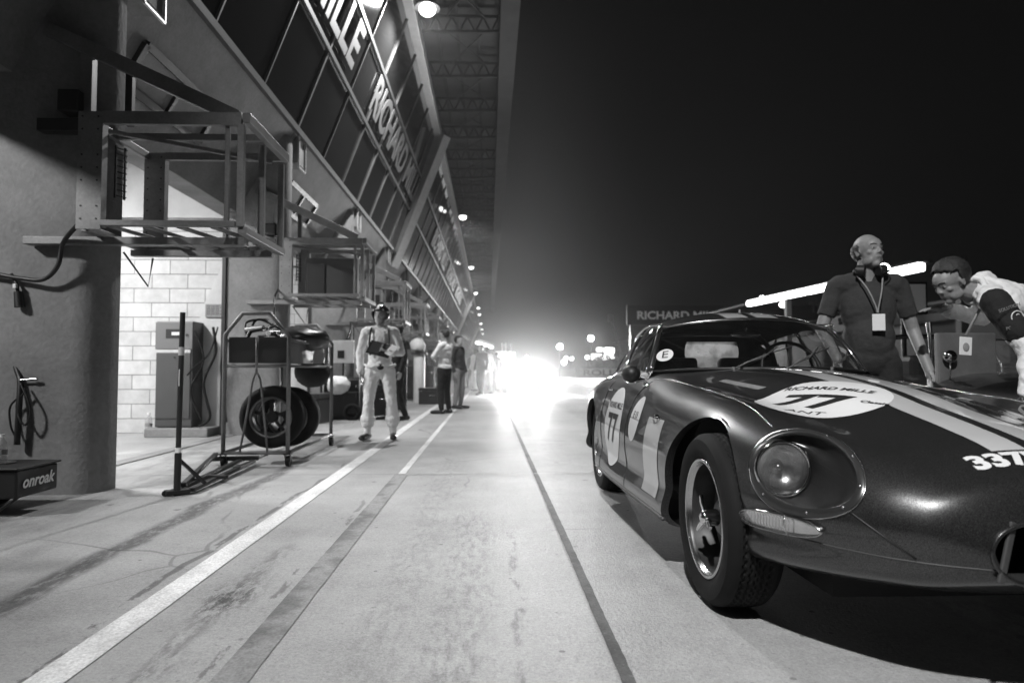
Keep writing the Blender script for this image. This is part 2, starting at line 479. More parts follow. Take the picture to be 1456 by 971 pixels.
for sg in (-1, 1):
    hd = PAT[sg][0]
    for v in ring_of(lambda c: c.x * sg > .35 and c.y < .8 and c.z > .42):
        a, b, n_ = hd.ab(v.co)
        if abs(n_) < .13 and egg_in(a, b, hd.L, HL_B, HL_K, 1.12):
            ca = max(-1, min(1, a / math.hypot(a, b * hd.L / HL_B + 1e-9)))
            t = math.atan2(b / HL_B, a / hd.L)
            for _ in range(4):   # solve for the same polar direction on the egg
                ea, eb = egg(hd.L, HL_B, HL_K, t)
                err = math.atan2(b, a) - math.atan2(eb, ea)
                if err > PI: err -= 2 * PI
                if err < -PI: err += 2 * PI
                t += err * .8
            ea, eb = egg(hd.L, HL_B, HL_K, t)
            v.co = hd.on(ea, eb)
# lips: extrude arch and headlight borders inward
def lip(test, vec):
    es = [e for e in bm.edges if e.is_boundary and all(test(v.co) for v in e.verts)]
    g = bmesh.ops.extrude_edge_only(bm, edges=es)
    for v in [x for x in g['geom'] if isinstance(x, bmesh.types.BMVert)]:
        v.co = v.co + vec(v.co)
for (a_s, a_z, a_r) in ARCH:
    lip(lambda c: abs(c.x) > .38 and c.z < .72 and abs(math.hypot(c.y - a_s, c.z - a_z) - a_r) < .004,
        lambda c: Vector((-.035 if c.x > 0 else .035, 0, 0)))
bmesh.ops.recalc_face_normals(bm, faces=bm.faces[:])
me = bpy.data.meshes.new('body'); bm.to_mesh(me); bm.free()
body = link('body', me, M['paint'], CAR, True)
me.set_sharp_from_angle(angle=R(50))

# mouth interior and floor pan
b = bmesh.new()
ring0 = [Vector(v) for v in GV[0]]
cz = .42
prev = None
for (ds, k) in ((0, 1.0), (.01, .93), (.03, .90), (.12, .92), (.45, 1.0)):
    cur = [b.verts.new(Vector((v.x * k, ds + .001, cz + (v.z - cz) * k))) for v in ring0]
    if prev:
        for j in range(nj): b.faces.new((prev[j], prev[(j+1) % nj], cur[(j+1) % nj], cur[j]))
    prev = cur
b.faces.new(prev)
obj('intake', b, M['black_soft'], CAR, True)
b = bmesh.new(); tube(b, [Vector((v.x, -.004, v.z)) for v in ring0], .006, 8, True)
obj('intake_lip', b, M['paint'], CAR, True)
# vertical side blades in the mouth
for sg in (-1, 1):
    b = bmesh.new(); beam(b, (sg*.272, -.005, .345), (sg*.225, .005, .50), .010, .02); obj('overrider', b, M['mullion'], CAR, bevel=.003)

# conforming helpers -------------------------------------------------
def cut_grid(bm, step):
    xs = [v.co.x for v in bm.verts]; ys = [v.co.y for v in bm.verts]
    x = min(xs) + step
    while x < max(xs):
        bmesh.ops.bisect_plane(bm, geom=bm.verts[:] + bm.edges[:] + bm.faces[:], plane_co=(x, 0, 0), plane_no=(1, 0, 0)); x += step
    y = min(ys) + step
    while y < max(ys):
        bmesh.ops.bisect_plane(bm, geom=bm.verts[:] + bm.edges[:] + bm.faces[:], plane_co=(0, y, 0), plane_no=(0, 1, 0)); y += step
def decal(name, bm, f, m, step=.02, parent=CAR):
    bmesh.ops.triangulate(bm, faces=bm.faces[:])
    cut_grid(bm, step)
    bad = []
    for v in bm.verts:
        p = f(v.co.x, v.co.y)
        if p is None: bad.append(v)
        else: v.co = p
    if bad: bmesh.ops.delete(bm, geom=bad, context='VERTS')
    me = bpy.data.meshes.new(name); bm.to_mesh(me); bm.free()
    return link(name, me, m, parent, True)
def disc_bm(cx, cy, rx, ry, n=64, rot=0):
    bm = bmesh.new()
    vs = []
    for k in range(n):
        t = 2 * PI * k / n; x, y = rx * math.cos(t), ry * math.sin(t)
        vs.append(bm.verts.new((cx + x * math.cos(rot) - y * math.sin(rot), cy + x * math.sin(rot) + y * math.cos(rot), 0)))
    bm.faces.new(vs); return bm
def rect_bm(x0, y0, x1, y1):
    bm = bmesh.new(); quad(bm, (x0, y0, 0), (x1, y0, 0), (x1, y1, 0), (x0, y1, 0)); return bm
TOP = lambda off: (lambda x, y: top_z(x, y, off))
# bonnet stripes, end square across at s = .2
for (x0, x1) in ((-.128, -.022), (.022, .128)):
    decal('bonnet_stripe', rect_bm(x0, .20, x1, 1.86), TOP(.0012), M['stripe_paint'])
decal('number_roundel', disc_bm(-.272, .915, .252, .252, 72, 0), TOP(.0022), M['decal_white'])
def flat_text(s, size, cx, cy, rot, bold=0., xs=1., fitw=None):
    bm = text_bm(s, size, 0, bold, 'CENTER', xs)
    if fitw:
        x0 = min(v.co.x for v in bm.verts); x1 = max(v.co.x for v in bm.verts)
        for v in bm.verts: v.co.x = (v.co.x - (x0 + x1) / 2) * fitw / (x1 - x0)
    mt = Matrix.Translation((cx, cy, 0)) @ Matrix.Rotation(rot, 4, 'Z')
    bmesh.ops.transform(bm, matrix=mt, verts=bm.verts[:]); return bm
decal('roundel_lettering', flat_text('77', .205, -.325, .895, R(-56), .006, 1.15, fitw=.285), TOP(.0034), M['decal_black'])
decal('roundel_lettering', flat_text('RICHARD MILLE', .055, -.200, 1.000, R(-54), .0015, fitw=.37), TOP(.0034), M['decal_black'])
decal('roundel_lettering', flat_text('ANT', .055, -.405, .785, R(-50), 0, fitw=.15), TOP(.0034), M['decal_black'])
decal('roundel_lettering', flat_text('Classic', .034, -.160, .735, R(-50), .001, fitw=.10), TOP(.0034), M['decal_black'])
decal('plate_lettering', flat_text('3375', .088, -.120, .152, 0, .004, 1.1, fitw=.215), TOP(.0015), M['decal_white'])
# side roundels
SIDE = lambda sg, off: (lambda x, y: side_pt(x * -sg if False else x, y, sg, off))
for sg in (-1, 1):
    # flat coords: x = s, y = z
    decal('door_roundel', disc_bm(2.44, .545, .235, .240), SIDE(sg, .002), M['decal_white'])
    bm = text_bm('77', .24, 0, .006, 'CENTER', 1.15)
    for v in bm.verts:
        v.co.x *= (-sg * -1 if False else (1 if sg > 0 else -1)); v.co.x = 2.44 + v.co.x; v.co.y = .53 + v.co.y
    decal('door_lettering', bm, SIDE(sg, .0035), M['decal_black'])
    bm = text_bm('RICHARD MILLE', .05, 0, .001, 'CENTER')
    for v in bm.verts:
        v.co.x = 2.44 + v.co.x * (1 if sg > 0 else -1); v.co.y = .675 + v.co.y
    decal('door_lettering', bm, SIDE(sg, .0035), M['decal_black'])
    decal('meatball_sticker', disc_bm(1.92, .63, .095, .12), SIDE(sg, .002), M['decal_white'])
    bm = text_bm('E 13', .05, 0, .001)
    for v in bm.verts:
        v.co.x = 1.92 + v.co.x * (1 if sg > 0 else -1); v.co.y = .65 + v.co.y
    decal('sticker_lettering', bm, SIDE(sg, .0035), M['decal_black'])
    decal('wing_glare_patch', rect_bm(1.40, .30, 1.66, .66), SIDE(sg, .002), M['stripe_paint'])  # pale patch painting the lane glare reflected in the wing side
# seams / beads
def line_on(name, pts, r, m):
    b = bmesh.new(); tube(b, [p for p in pts if p is not None], r, 6); return obj(name, b, m, CAR, True)
for sg in (-1, 1):
    pth = smooth_path([(sg*.60, .62, 0), (sg*.585, .9, 0), (sg*.575, 1.3, 0), (sg*.60, 1.75, 0), (sg*.655, 2.06, 0)], 14)
    line_on('bonnet_bead', [top_z(p.x, p.y, .0005) for p in pth], .0028, M['chrome_worn'])
    pth = [side_pt(s, z, sg, .0005) for s, z in [(.30 + .2*i/20, .374 - .0 * i) for i in range(18)]]
    hd, ind = PAT[sg]
    # horizontal seam below the lamps, wraps round the nose
    pts = []
    for i in range(60):
        ang = R(4 + 76 * i / 59)
        o = Vector((0, .9, .376)); d = Vector((sg * math.sin(ang), -math.cos(ang), 0))
        h = BODY_BVH.ray_cast(o + d * 1.6, -d, 1.6)
        if h[0] is not None and h[0].y < .62:
            n_ = h[1] if h[1].dot(d) > 0 else -h[1]
            pts.append(h[0] + n_ * .0005)
    line_on('valance_seam', pts, .0020, M['mullion'])
    # short seam from headlight tip down to the valance seam
    p0 = hd.on(*egg(hd.L, HL_B, HL_K, R(-18 if sg < 0 else 18)))
    pts = []
    for i in range(14):
        f_ = i / 13
        q = Vector((p0.x * (1 - f_) + sg*.415 * f_, p0.y * (1 - f_) + .115 * f_, p0.z * (1 - f_) + .378 * f_))
        d = Vector((sg * .55, -.8, .15)).normalized()
        h = BODY_BVH.ray_cast(q + d * .4, -d, .8)
        if h[0] is not None: pts.append(h[0] + d * .0004)
    line_on('wing_seam', pts, .0030, M['black'])
    # door shut lines
    for s0 in (2.02, 2.78):
        pts = [side_pt(s0 + .06 * math.sin((z - .25) * 4.5), z, sg, .0003) for z in [.25 + .58 * i / 24 for i in range(25)]]
        line_on('door_gap', pts, .003, M['black'])
    pts = [side_pt(1.27 + .72 * i / 24, .235, sg, .004) for i in range(25)] + [side_pt(2.0 + .95 * i / 24, .235, sg, .004) for i in range(25)]
    line_on('sill_trim', pts, .009, M['mullion'])
    # door handle
    b = bmesh.new(); p = side_pt(2.66, .76, sg, .02); tube(b, [p + Vector((0, -.06, 0)), p + Vector((sg*.01, 0, 0)), p + Vector((0, .06, 0))], .008, 8); obj('door_handle', b, M['chrome'], CAR, True)

# bonnet louvres
for sg in (-1, 1):
    b = bmesh.new()
    for i in range(22):
        s = 1.29 + i * .0165; u_ = .352 + .054 * i / 21
        c4 = [top_z(sg * (u_ + dx_), s + ds_, .0012) for dx_, ds_ in ((-.014, 0), (.024, .004), (.024, .009), (-.014, .005))]
        quad(b, *c4)
    obj('bonnet_louvre', b, M['decal_white'], CAR)

# headlights -----------------------------------------------------------
def strip_rings(b, rings, close=True):
    vs = [[b.verts.new(p) for p in r_] for r_ in rings]
    n = len(vs[0])
    for a, c in zip(vs, vs[1:]):
        for k in range(n): b.faces.new((a[k], a[(k+1) % n], c[(k+1) % n], c[k]))
    return vs
NT = 96
M['bucket'] = mat('lamp_bucket', .08, .30, .7, nz=.1, scale=30)
for sg in (-1, 1):
    hd, ind = PAT[sg]
    L_ = hd.L
    TT = [2 * PI * k / NT for k in range(NT)]
    ring = lambda m, off: [hd.on(egg(L_, HL_B, HL_K, t)[0] * m, egg(L_, HL_B, HL_K, t)[1] * m, off) for t in TT]
    def inset(d, off):
        out = []
        for t in TT:
            a, b_ = egg(L_ - d, HL_B - d, HL_K, t)
            out.append(hd.on(a, b_, off))
        return out
    H = empty('headlight'); H.parent = CAR
    b = bmesh.new(); strip_rings(b, [inset(-.002, -.004), inset(-.003, .003), inset(0, .006), inset(.006, .007), inset(.020, .009), inset(.024, .006), inset(.024, -.004)])
    obj('trim_ring', b, M['bucket'], H, True)
    b = bmesh.new(); tube(b, inset(-.0015, .004), .0028, 6, True); obj('trim_bead', b, M['chrome_worn'], H, True)
    # glass cover: bulges a little
    b = bmesh.new()
    rr = []
    for m_ in (1.0, .85, .7, .5, .3, .12):
        rr.append([hd.on(egg((L_ - .022) * m_, (HL_B - .022) * m_, HL_K, t)[0], egg((L_ - .022) * m_, (HL_B - .022) * m_, HL_K, t)[1], .006 + .016 * (1 - m_ ** 2)) for t in TT])
    vs = strip_rings(b, rr); b.faces.new(vs[-1])
    obj('glass_cover', b, M['glass'], H, True)
    # bucket: sinks into the wing towards the lamp
    lc = Vector((sg * .620, .505, .570))              # lamp centre
    ld = Vector((sg * .06, -1, .03)).normalized()
    b = bmesh.new()
    outer = inset(.022, -.002)
    fl = frame_from(ld)
    def circ(r, back, n=NT):
        # order the circle so that it follows the ring: match angle about the patch
        pts = []
        for q in outer:
            d = q - lc; d = d - ld * d.dot(ld)
            if d.length < 1e-6: d = Vector((0, 0, 1))
            pts.append(lc + d.normalized() * r - ld * back)
        return pts
    c0 = circ(.094, .012)
    mid = [(p * .5 + q * .5) - hd.N * .035 for p, q in zip(outer, c0)]
    strip_rings(b, [outer, [(p * .78 + q * .22) - hd.N * .03 for p, q in zip(outer, c0)], mid, c0, circ(.094, .05), circ(.01, .05)])
    obj('lamp_bucket', b, M['bucket'], H, True)
    b = bmesh.new()
    lathe(b, [(.089, .004), (.094, .012), (.094, .018), (.088, .022), (.083, .016), (.083, .006)], lc, ld, 48)
    obj('lamp_rim', b, M['chrome'], H, True)
    b = bmesh.new(); lathe(b, [(.083, .010), (.078, -.008), (.065, -.028), (.045, -.044), (.02, -.052), (.001, -.054)], lc, ld, 48); obj('reflector', b, M['chrome_worn'], H, True)
    b = bmesh.new(); sphere(b, lc - ld * .028, .012, 12); cyl(b, lc - ld * .05, lc - ld * .03, .008); obj('bulb', b, M['chrome_worn'], H, True)
    b = bmesh.new(); prof = [(.0825, .012), (.07, .020), (.05, .026), (.025, .029), (.001, .030)]; lathe(b, prof, lc, ld, 48)
    lens = obj('lens', b, M['lens'], H, True)
    b = bmesh.new()                                    # moulded flutes in the lens
    for i in range(-7, 8):
        x = i * .0098; hh = math.sqrt(max(.078 ** 2 - x * x, 0))
        for (lo, hi) in ((.018, .96), (-.9, -.35)):
            z0 = lo if lo > 0 else hh * lo; z1 = hh * hi
            if z1 - z0 < .006: continue
            pts = []
            for q in range(6):
                z_ = z0 + (z1 - z0) * q / 5; rr_ = math.hypot(x, z_)
                pts.append(lc + fl @ Vector((x, z_, .0305 - .018 * (rr_ / .0825) ** 2 + .001)))
            tube(b, pts, .0011, 5)
    obj('lens_flute', b, M['lens'], H, True)
    for t in (20, 62, 105, 150, 200, 250, 300, 340):
        a, b_ = egg(L_ - .012, HL_B - .012, HL_K, R(t)); p = hd.on(a, b_, .009)
        b = bmesh.new(); sphere(b, p, (.0045, .0045, .0045), 10); obj('screw', b, M['chrome_worn'], H, True)
    # indicator: long lens under the headlight
    I_ = empty('indicator'); I_.parent = CAR
    IL, IB = ind.L * .92, .033
    def ish(m, off, d=0.0, lo=0, hi=2*PI):
        out = []
        for k in range(56):
            t = 2 * PI * k / 56
            ca, sa = math.cos(t), math.sin(t)
            a = (IL - d) * m * (abs(ca) ** .55) * (1 if ca > 0 else -1)
            b_ = (IB - d) * m * sa * (abs(sa) ** -.12 if abs(sa) > .01 else 1) * (1 - .28 * max(0, ca))
            out.append(ind.on(a, b_, off))
        return out
    b = bmesh.new(); strip_rings(b, [ish(1, -.004), ish(1, .010), ish(1, .016, .003), ish(1, .017, .006), ish(1, .008, .007)]); obj('lamp_frame', b, M['chrome_worn'], I_, True)
    b = bmesh.new(); vs = strip_rings(b, [ish(1, .004, .006), ish(.6, .003, .006), ish(.2, .003, .006)]); b.faces.new(vs[-1]); obj('reflector', b, M['chrome'], I_, True)
    b = bmesh.new(); vs = strip_rings(b, [ish(1, .014, .006), ish(.85, .021, .006), ish(.5, .026, .006), ish(.15, .027, .006)]); b.faces.new(vs[-1])
    obj('lens', b, M['lens'], I_, True)
    b = bmesh.new()
    for i in range(-9, 3):
        a = i * .0135
        tube(b, [ind.on(a, -.024, .016), ind.on(a, 0, .025), ind.on(a, .024, .016)], .0016, 5)
    obj('lens_flute', b, M['lens'], I_, True)
    b = bmesh.new(); tube(b, [ind.on(.045, -.03, .017), ind.on(.045, 0, .027), ind.on(.045, .03, .017)], .003, 6); obj('lens_divider', b, M['chrome'], I_, True)

# wheels ---------------------------------------------------------------
def make_wheel(parent, name, loc, out, R_=.325, hw=.100, rim=.222):
    """out = +1/-1 : side the face looks to; built at local origin, axis x"""
    Wn = empty(name, loc); Wn.parent = parent
    b = bmesh.new()
    n = 120
    prof = []
    # tyre outer profile (r, x): inner bead -> sidewall -> tread -> sidewall
    base = [(rim - .004, .082), (rim + .012, .094), (rim + .045, .104), (rim + .078, .101), (R_ - .014, .090), (R_ - .004, .078)]
    ths = [x for x in [(-.068 + i * .136 / 26) for i in range(27)]]
    prof = [(r, x) for r, x in base] + [(R_, -x) for x in ths] + [(r, -x) for r, x in base[::-1]]
    rings = []
    for pi_, (r, x) in enumerate(prof):
        rg = []
        for k in range(n * 2):
            t = 2 * PI * k / (n * 2); rr = r
            if len(base) <= pi_ < len(prof) - len(base):
                xi = pi_ - len(base)
                rr -= .0015 * (abs(x) / .068) ** 2
                zz = x + .0035 * (1 if (k // 2) % 2 else -1)
                g = min(abs(zz - c) for c in (-.048, -.024, 0, .024, .048))
                if g < .0034: rr -= .007
            rg.append(b.verts.new((x * out * 1.0, math.cos(t) * rr, math.sin(t) * rr)))
        rings.append(rg)
    for a_, c_ in zip(rings, rings[1:]):
        for k in range(n * 2): b.faces.new((a_[k], a_[(k+1) % (n*2)], c_[(k+1) % (n*2)], c_[k]))
    # mirrored x sign fix: profile runs from outer face (+) to inner (-)
    obj('tyre', b, M['rubber'], Wn, auto=35)
    b = bmesh.new()
    lathe(b, [(rim + .004, .088), (rim + .006, .093), (rim, .096), (rim - .008, .094), (rim - .012, .082), (rim - .018, .072)], (0, 0, 0), (out, 0, 0), 72)
    obj('rim', b, M['chrome_worn'], Wn, True)
    b = bmesh.new(); lathe(b, [(rim - .018, .072), (rim - .022, .03), (rim - .030, .0), (rim - .03, -.09), (rim, -.096)], (0, 0, 0), (out, 0, 0), 72); obj('rim_barrel', b, M['barrel'], Wn, True)
    b = bmesh.new()
    # perforated disc: spokes between openings
    prof_in = [(rim - .030, -.05), (rim - .045, -.045), (rim - .075, -.015), (.085, .005), (.06, .03), (.001, .04)]
    N_ = 60; rg = []
    for r, h in prof_in:
        rg.append([b.verts.new((out * h, math.cos(2*PI*k/N_) * r, math.sin(2*PI*k/N_) * r)) for k in range(N_)])
    for ri, (a_, c_) in enumerate(zip(rg, rg[1:])):
        for k in range(N_):
            if ri == 2 and (k % 6) in (2, 3): continue
            b.faces.new((a_[k], a_[(k+1) % N_], c_[(k+1) % N_], c_[k]))
    o = obj('wheel_disc', b, M['alloy'], Wn, True)
    md = o.modifiers.new('solid', 'SOLIDIFY'); md.thickness = .008
    b = bmesh.new()
    cyl(b, (out * .03, 0, 0), (out * .088, 0, 0), .034, .028, 24)
    sphere(b, (out * .088, 0, 0), (.018, .026, .026), 16)
    for a_ in (75, 195, 315):
        d = Vector((0, math.cos(R(a_)), math.sin(R(a_))))
        tube(b, [Vector((out * .078, 0, 0)) + d * .02, Vector((out * .088, 0, 0)) + d * .055, Vector((out * .092, 0, 0)) + d * .086], [.013, .011, .008], 8)
    obj('spinner', b, M['chrome'], Wn, auto=40)
    b = bmesh.new(); cyl(b, (-out * .02, 0, 0), (-out * .005, 0, 0), .15, .15, 40); obj('brake_disc', b, M['steel_dark'], Wn)
    return Wn
for sg in (-1, 1):
    make_wheel(CAR, 'wheel', (sg * .675, .88, .325), sg)
    make_wheel(CAR, 'wheel', (sg * .675, 3.318, .325), sg)
    for (a_s, a_z, a_r) in ARCH:
        b = bmesh.new()
        rings = []
        for x in (.785, .50):
            rings.append([b.verts.new((sg * x, a_s + math.cos(R(a)) * (a_r + .008), a_z + math.sin(R(a)) * (a_r + .008))) for a in range(0, 181, 6)])
        for k in range(len(rings[0]) - 1): b.faces.new((rings[0][k], rings[0][k+1], rings[1][k+1], rings[1][k]))
        b.faces.new(rings[1])
        for v in b.verts:
            if abs(v.co.x) > .6: v.co.x = sg * (.70 if a_s < 2 else .74)
        obj('wheel_arch', b, M['black_soft'], CAR, True)
b = bmesh.new(); box2(b, (-.48, .45, .16), (.48, 4.1, .30)); box2(b, (-.45, .5, .3), (.45, 1.9, .56)); obj('floor_pan', b, M['black_soft'], CAR)

# greenhouse -----------------------------------------------------------
def ws_base(f):   # f -1..1
    u = f * .640; return Vector((u, 1.86 + .34 * abs(f) ** 2.2, .905 - .022 * abs(f) ** 3))
def ws_top(f):
    u = f * .525; return Vector((u, 2.26 + .14 * abs(f) ** 2.2, 1.200 - .045 * abs(f) ** 2.6))
def ws(f, h):
    a, b_ = ws_base(f), ws_top(f); p = a.lerp(b_, h)
    bul = .018 * math.sin(PI * h); return p + Vector((0, -bul, bul * .8))
b = bmesh.new()
NF, NH = 40, 10
g = [[b.verts.new(ws(-1 + 2 * i / NF, .02 + .96 * j / NH)) for j in range(NH + 1)] for i in range(NF + 1)]
for i in range(NF):
    for j in range(NH): b.faces.new((g[i][j], g[i+1][j], g[i+1][j+1], g[i][j+1]))
WS = obj('windscreen', b, M['screen_glass'], CAR, True)
# scuttle seal, header, pillars
b = bmesh.new(); tube(b, [ws(-1 + 2*i/NF, 0) for i in range(NF + 1)], .010, 8); obj('windscreen_seal', b, M['black'], WS, True)
b = bmesh.new(); tube(b, [ws(-1 + 2*i/NF, 1.0) for i in range(NF + 1)], .008, 8); obj('windscreen_trim', b, M['chrome_worn'], WS, True)
for sg in (-1, 1):
    b = bmesh.new(); pts = [ws(sg, j / 12) + Vector((sg * .006, .018, 0)) for j in range(13)]
    tube(b, pts, [.021 - .004 * j / 12 for j in range(13)], 10); obj('windscreen_pillar', b, M['paint'], CAR, True)
    b = bmesh.new(); tube(b, [ws(sg, j / 12) + Vector((-sg * .004, -.003, 0)) for j in range(13)], .0055, 8); obj('pillar_trim', b, M['chrome'], CAR, True)
    b = bmesh.new(); tube(b, [ws(sg, j / 12) + Vector((sg * .028, .022, 0)) for j in range(13)], .0050, 8); obj('pillar_trim', b, M['chrome'], CAR, True)
# roof shell
RR = [  # s, z centre, u gutter, z gutter
 (2.26, 1.208, .524, 1.155), (2.42, 1.246, .530, 1.172), (2.65, 1.270, .532, 1.178), (2.90, 1.266, .524, 1.160), (3.15, 1.235, .502, 1.130),
 (3.40, 1.180, .462, 1.075), (3.65, 1.095, .410, 1.010), (3.90, 1.010, .345, .93), (4.15, .905, .26, .835), (4.35, .78, .17, .735)]
rs = [r[0] for r in RR]
def roof_pt(s, f):
    zc = herm(rs, [r[1] for r in RR], s); ug = herm(rs, [r[2] for r in RR], s); zg = herm(rs, [r[3] for r in RR], s)
    ds = 0
    if s < 2.6: ds = .14 * abs(f) ** 2.2 * (2.6 - s) / .34
    k = abs(f)
    return Vector((ug * f, s + ds, zc - (zc - zg) * k ** 2.6))
b = bmesh.new()
NSR, NFR = 60, 40
gr = [[b.verts.new(roof_pt(2.26 + 2.09 * i / NSR, -1 + 2 * j / NFR)) for j in range(NFR + 1)] for i in range(NSR + 1)]
def hatch_hole(c):
    if not (3.33 < c.y < 3.98): return False
    f = (c.y - 3.33) / .65
    return abs(c.x) < (.27 - .08 * f) * (1 - max(0, f - .7) * 1.4)
for i in range(NSR):
    for j in range(NFR):
        vs = (gr[i][j], gr[i+1][j], gr[i+1][j+1], gr[i][j+1])
        c = (vs[0].co + vs[2].co) / 2
        if hatch_hole(c): continue
        b.faces.new(vs)
roof = obj('roof', b, M['paint'], CAR, True)
md = roof.modifiers.new('solid', 'SOLIDIFY'); md.thickness = .022; md.offset = -1
roof.data.materials.append(M['black_soft']); md.material_offset = 1
ROOF_BVH_bm = bmesh.new()
gq = [[ROOF_BVH_bm.verts.new(roof_pt(2.26 + 2.09 * i / NSR, -1 + 2 * j / NFR)) for j in range(NFR + 1)] for i in range(NSR + 1)]
for i in range(NSR):
    for j in range(NFR): ROOF_BVH_bm.faces.new((gq[i][j], gq[i+1][j], gq[i+1][j+1], gq[i][j+1]))
ROOF_BVH_bm.normal_update()
RB = BVHTree.FromBMesh(ROOF_BVH_bm)
def roof_top(x, y, off=.002):
    h = RB.ray_cast(Vector((x, y, 2)), Vector((0, 0, -1)))
    if h[0] is None: return None
    n = h[1] if h[1].z > 0 else -h[1]
    return h[0] + n * off
for (x0, x1) in ((-.160, -.026), (.026, .160)):
    decal('roof_stripe', rect_bm(x0, 2.275, x1, 3.28), lambda x, y: roof_top(x, y), M['stripe_paint'])
b = bmesh.new()
pts = []
for i in range(13): 
    r_ = [b.verts.new(Vector((hw_, s_, (roof_top(hw_, s_, -.004) or Vector((0, 0, 1.1))).z))) for s_ in [3.31 + .69 * i / 12] for hw_ in [(-.35 + .1 * i / 12) + (.70 - .2 * i / 12) * k / 10 for k in range(11)]]
    pts.append(r_)
for a_, c_ in zip(pts, pts[1:]):
    for k in range(10): b.faces.new((a_[k], a_[k+1], c_[k+1], c_[k]))
obj('hatch_window', b, glass('hatch_glass', .85, dirt=.03), CAR, True)
# sides: window glass, gutter, quarter panel
def belt(s, sg):
    p = Vector((sg * herm([2.15, 2.4, 2.9, 3.3, 3.7, 4.1, 4.35], [.640, .655, .660, .640, .56, .42, .25], s), s, herm([2.15, 2.4, 2.9, 3.3, 3.7, 4.1, 4.35], [.885, .885, .88, .862, .83, .77, .70], s)))
    return p
def gut(s, sg):
    ug = herm(rs, [r[2] for r in RR], s); zg = herm(rs, [r[3] for r in RR], s); return Vector((sg * ug, s, zg))
for sg in (-1, 1):
    b = bmesh.new(); q = []
    n_ = 26
    for i in range(n_ + 1):
        s = 3.33 + (4.35 - 3.33) * i / n_
        row = []
        for j in range(7):
            h = j / 6; p = belt(s, sg).lerp(gut(s, sg), h); p.x += sg * .03 * math.sin(PI * h); row.append(b.verts.new(p))
        q.append(row)
    for a_, c_ in zip(q, q[1:]):
        for k in range(6): b.faces.new((a_[k], a_[k+1], c_[k+1], c_[k]))
    obj('quarter_panel', b, M['paint'], CAR, True)
    for nm, s0, s1 in (('door_window', 2.40, 2.84), ('quarter_window', 2.86, 3.32)):
        b = bmesh.new(); q = []
        for i in range(11):
            f = i / 10
            s = s0 + (s1 - s0) * f
            lo = belt(s, sg); hi = gut(s, sg)
            if nm == 'door_window':
                lo = belt(2.20 + (s1 - 2.20) * f, sg); hi = gut(s0 + (s1 - s0) * f, sg)
            elif f > .5:
                hi = hi.lerp(lo, (f - .5) * .8)
            row = []
            for j in range(7):
                h = j / 6; p = lo.lerp(hi, h); p.x += sg * .016 * math.sin(PI * h); row.append(b.verts.new(p))
            q.append(row)
        edge = [r_[0].co.copy() for r_ in q] + [v.co.copy() for v in q[-1]] + [r_[-1].co.copy() for r_ in q[::-1]] + [v.co.copy() for v in q[0][::-1]]
        for a_, c_ in zip(q, q[1:]):
            for k in range(6): b.faces.new((a_[k], a_[k+1], c_[k+1], c_[k]))
        wn = obj(nm, b, M['screen_glass'], CAR, True)
        b = bmesh.new(); tube(b, edge, .0085, 8, True); obj('window_frame', b, M['chrome'], wn, True)
    b = bmesh.new(); tube(b, [gut(2.36 + 1.2 * i / 20, sg) + Vector((sg * .008, 0, .004)) for i in range(21)], .010, 8); obj('gutter', b, M['chrome'], CAR, True)
    # body top filler between belt and body shoulder
    b = bmesh.new(); q = []
    for i in range(40):
        s = 2.16 + 2.15 * i / 39
        p0 = belt(s, sg) + Vector((0, 0, .004)); p0_in = Vector((sg * .55, s, .885 if s < 3.4 else p0.z))
        p1 = top_z(p0.x + sg * .03, s, .001) or p0
        q.append([b.verts.new(p) for p in (p0 - Vector((sg * .03, 0, .004)), p0, p1)])
    for a_, c_ in zip(q, q[1:]):
        for k in range(2): b.faces.new((a_[k], a_[k+1], c_[k+1], c_[k]))
    obj('belt_rail', b, M['chrome_worn'], CAR, True)
# interior
b = bmesh.new()
box2(b, (-.56, 2.05, .30), (.56, 2.12, .86)); obj('bulkhead', b, M['black_soft'], CAR)
b = bmesh.new(); box2(b, (-.57, 2.06, .80), (.57, 2.30, .875)); obj('dashboard', b, M['black'], CAR, bevel=.02)
for x in (-.28, .28):
    b = bmesh.new(); box2(b, (x - .2, 2.6, .25), (x + .2, 3.02, .42)); box(b, (x, 3.06, .68), (.40, .10, .62), Euler((R(-14), 0, 0)).to_matrix()); obj('seat', b, M['leather'], CAR, bevel=.03)
# partition behind the seats with its rounded rear light
b = bmesh.new()
NP = 40
def rl(t):    # D shaped opening: flat top, round bottom
    x = .205 * math.cos(t); y = math.sin(t)
    return Vector((.07 + math.copysign(abs(math.cos(t)) ** .75, math.cos(t)) * .205, 3.235, 1.02 + (.085 * min(y * 2.2, 1.0) if y > 0 else .115 * y)))
inner = [rl(2 * PI * k / NP) for k in range(NP)]
outer = []
for k in range(NP):
    t = 2 * PI * k / NP; d = Vector((math.cos(t), 0, math.sin(t))); m_ = max(abs(d.x) / .56, abs(d.z) / .26)
    q = Vector((0, 3.235, .93)) + Vector((d.x, 0, d.z)) / m_; 
    if q.z > .9: q.z = min(q.z, .9 + .30 * (1 - (abs(q.x) / .6) ** 2.5))
    outer.append(q)
vi = [b.verts.new(p) for p in inner]; vo = [b.verts.new(p) for p in outer]
for k in range(NP): b.faces.new((vi[k], vi[(k+1) % NP], vo[(k+1) % NP], vo[k]))
obj('rear_partition', b, M['black_soft'], CAR)
b = bmesh.new(); b.faces.new([b.verts.new(p + Vector((0, .004, 0))) for p in inner]); obj('rear_light_pane', b, glass('frosted_pane', .8, dirt=.95, dcol=.9, transl=True), CAR)
b = bmesh.new()
box2(b, (-.55, 3.26, .74), (.55, 3.9, .76)); obj('luggage_floor', b, M['black_soft'], CAR)
b = bmesh.new()
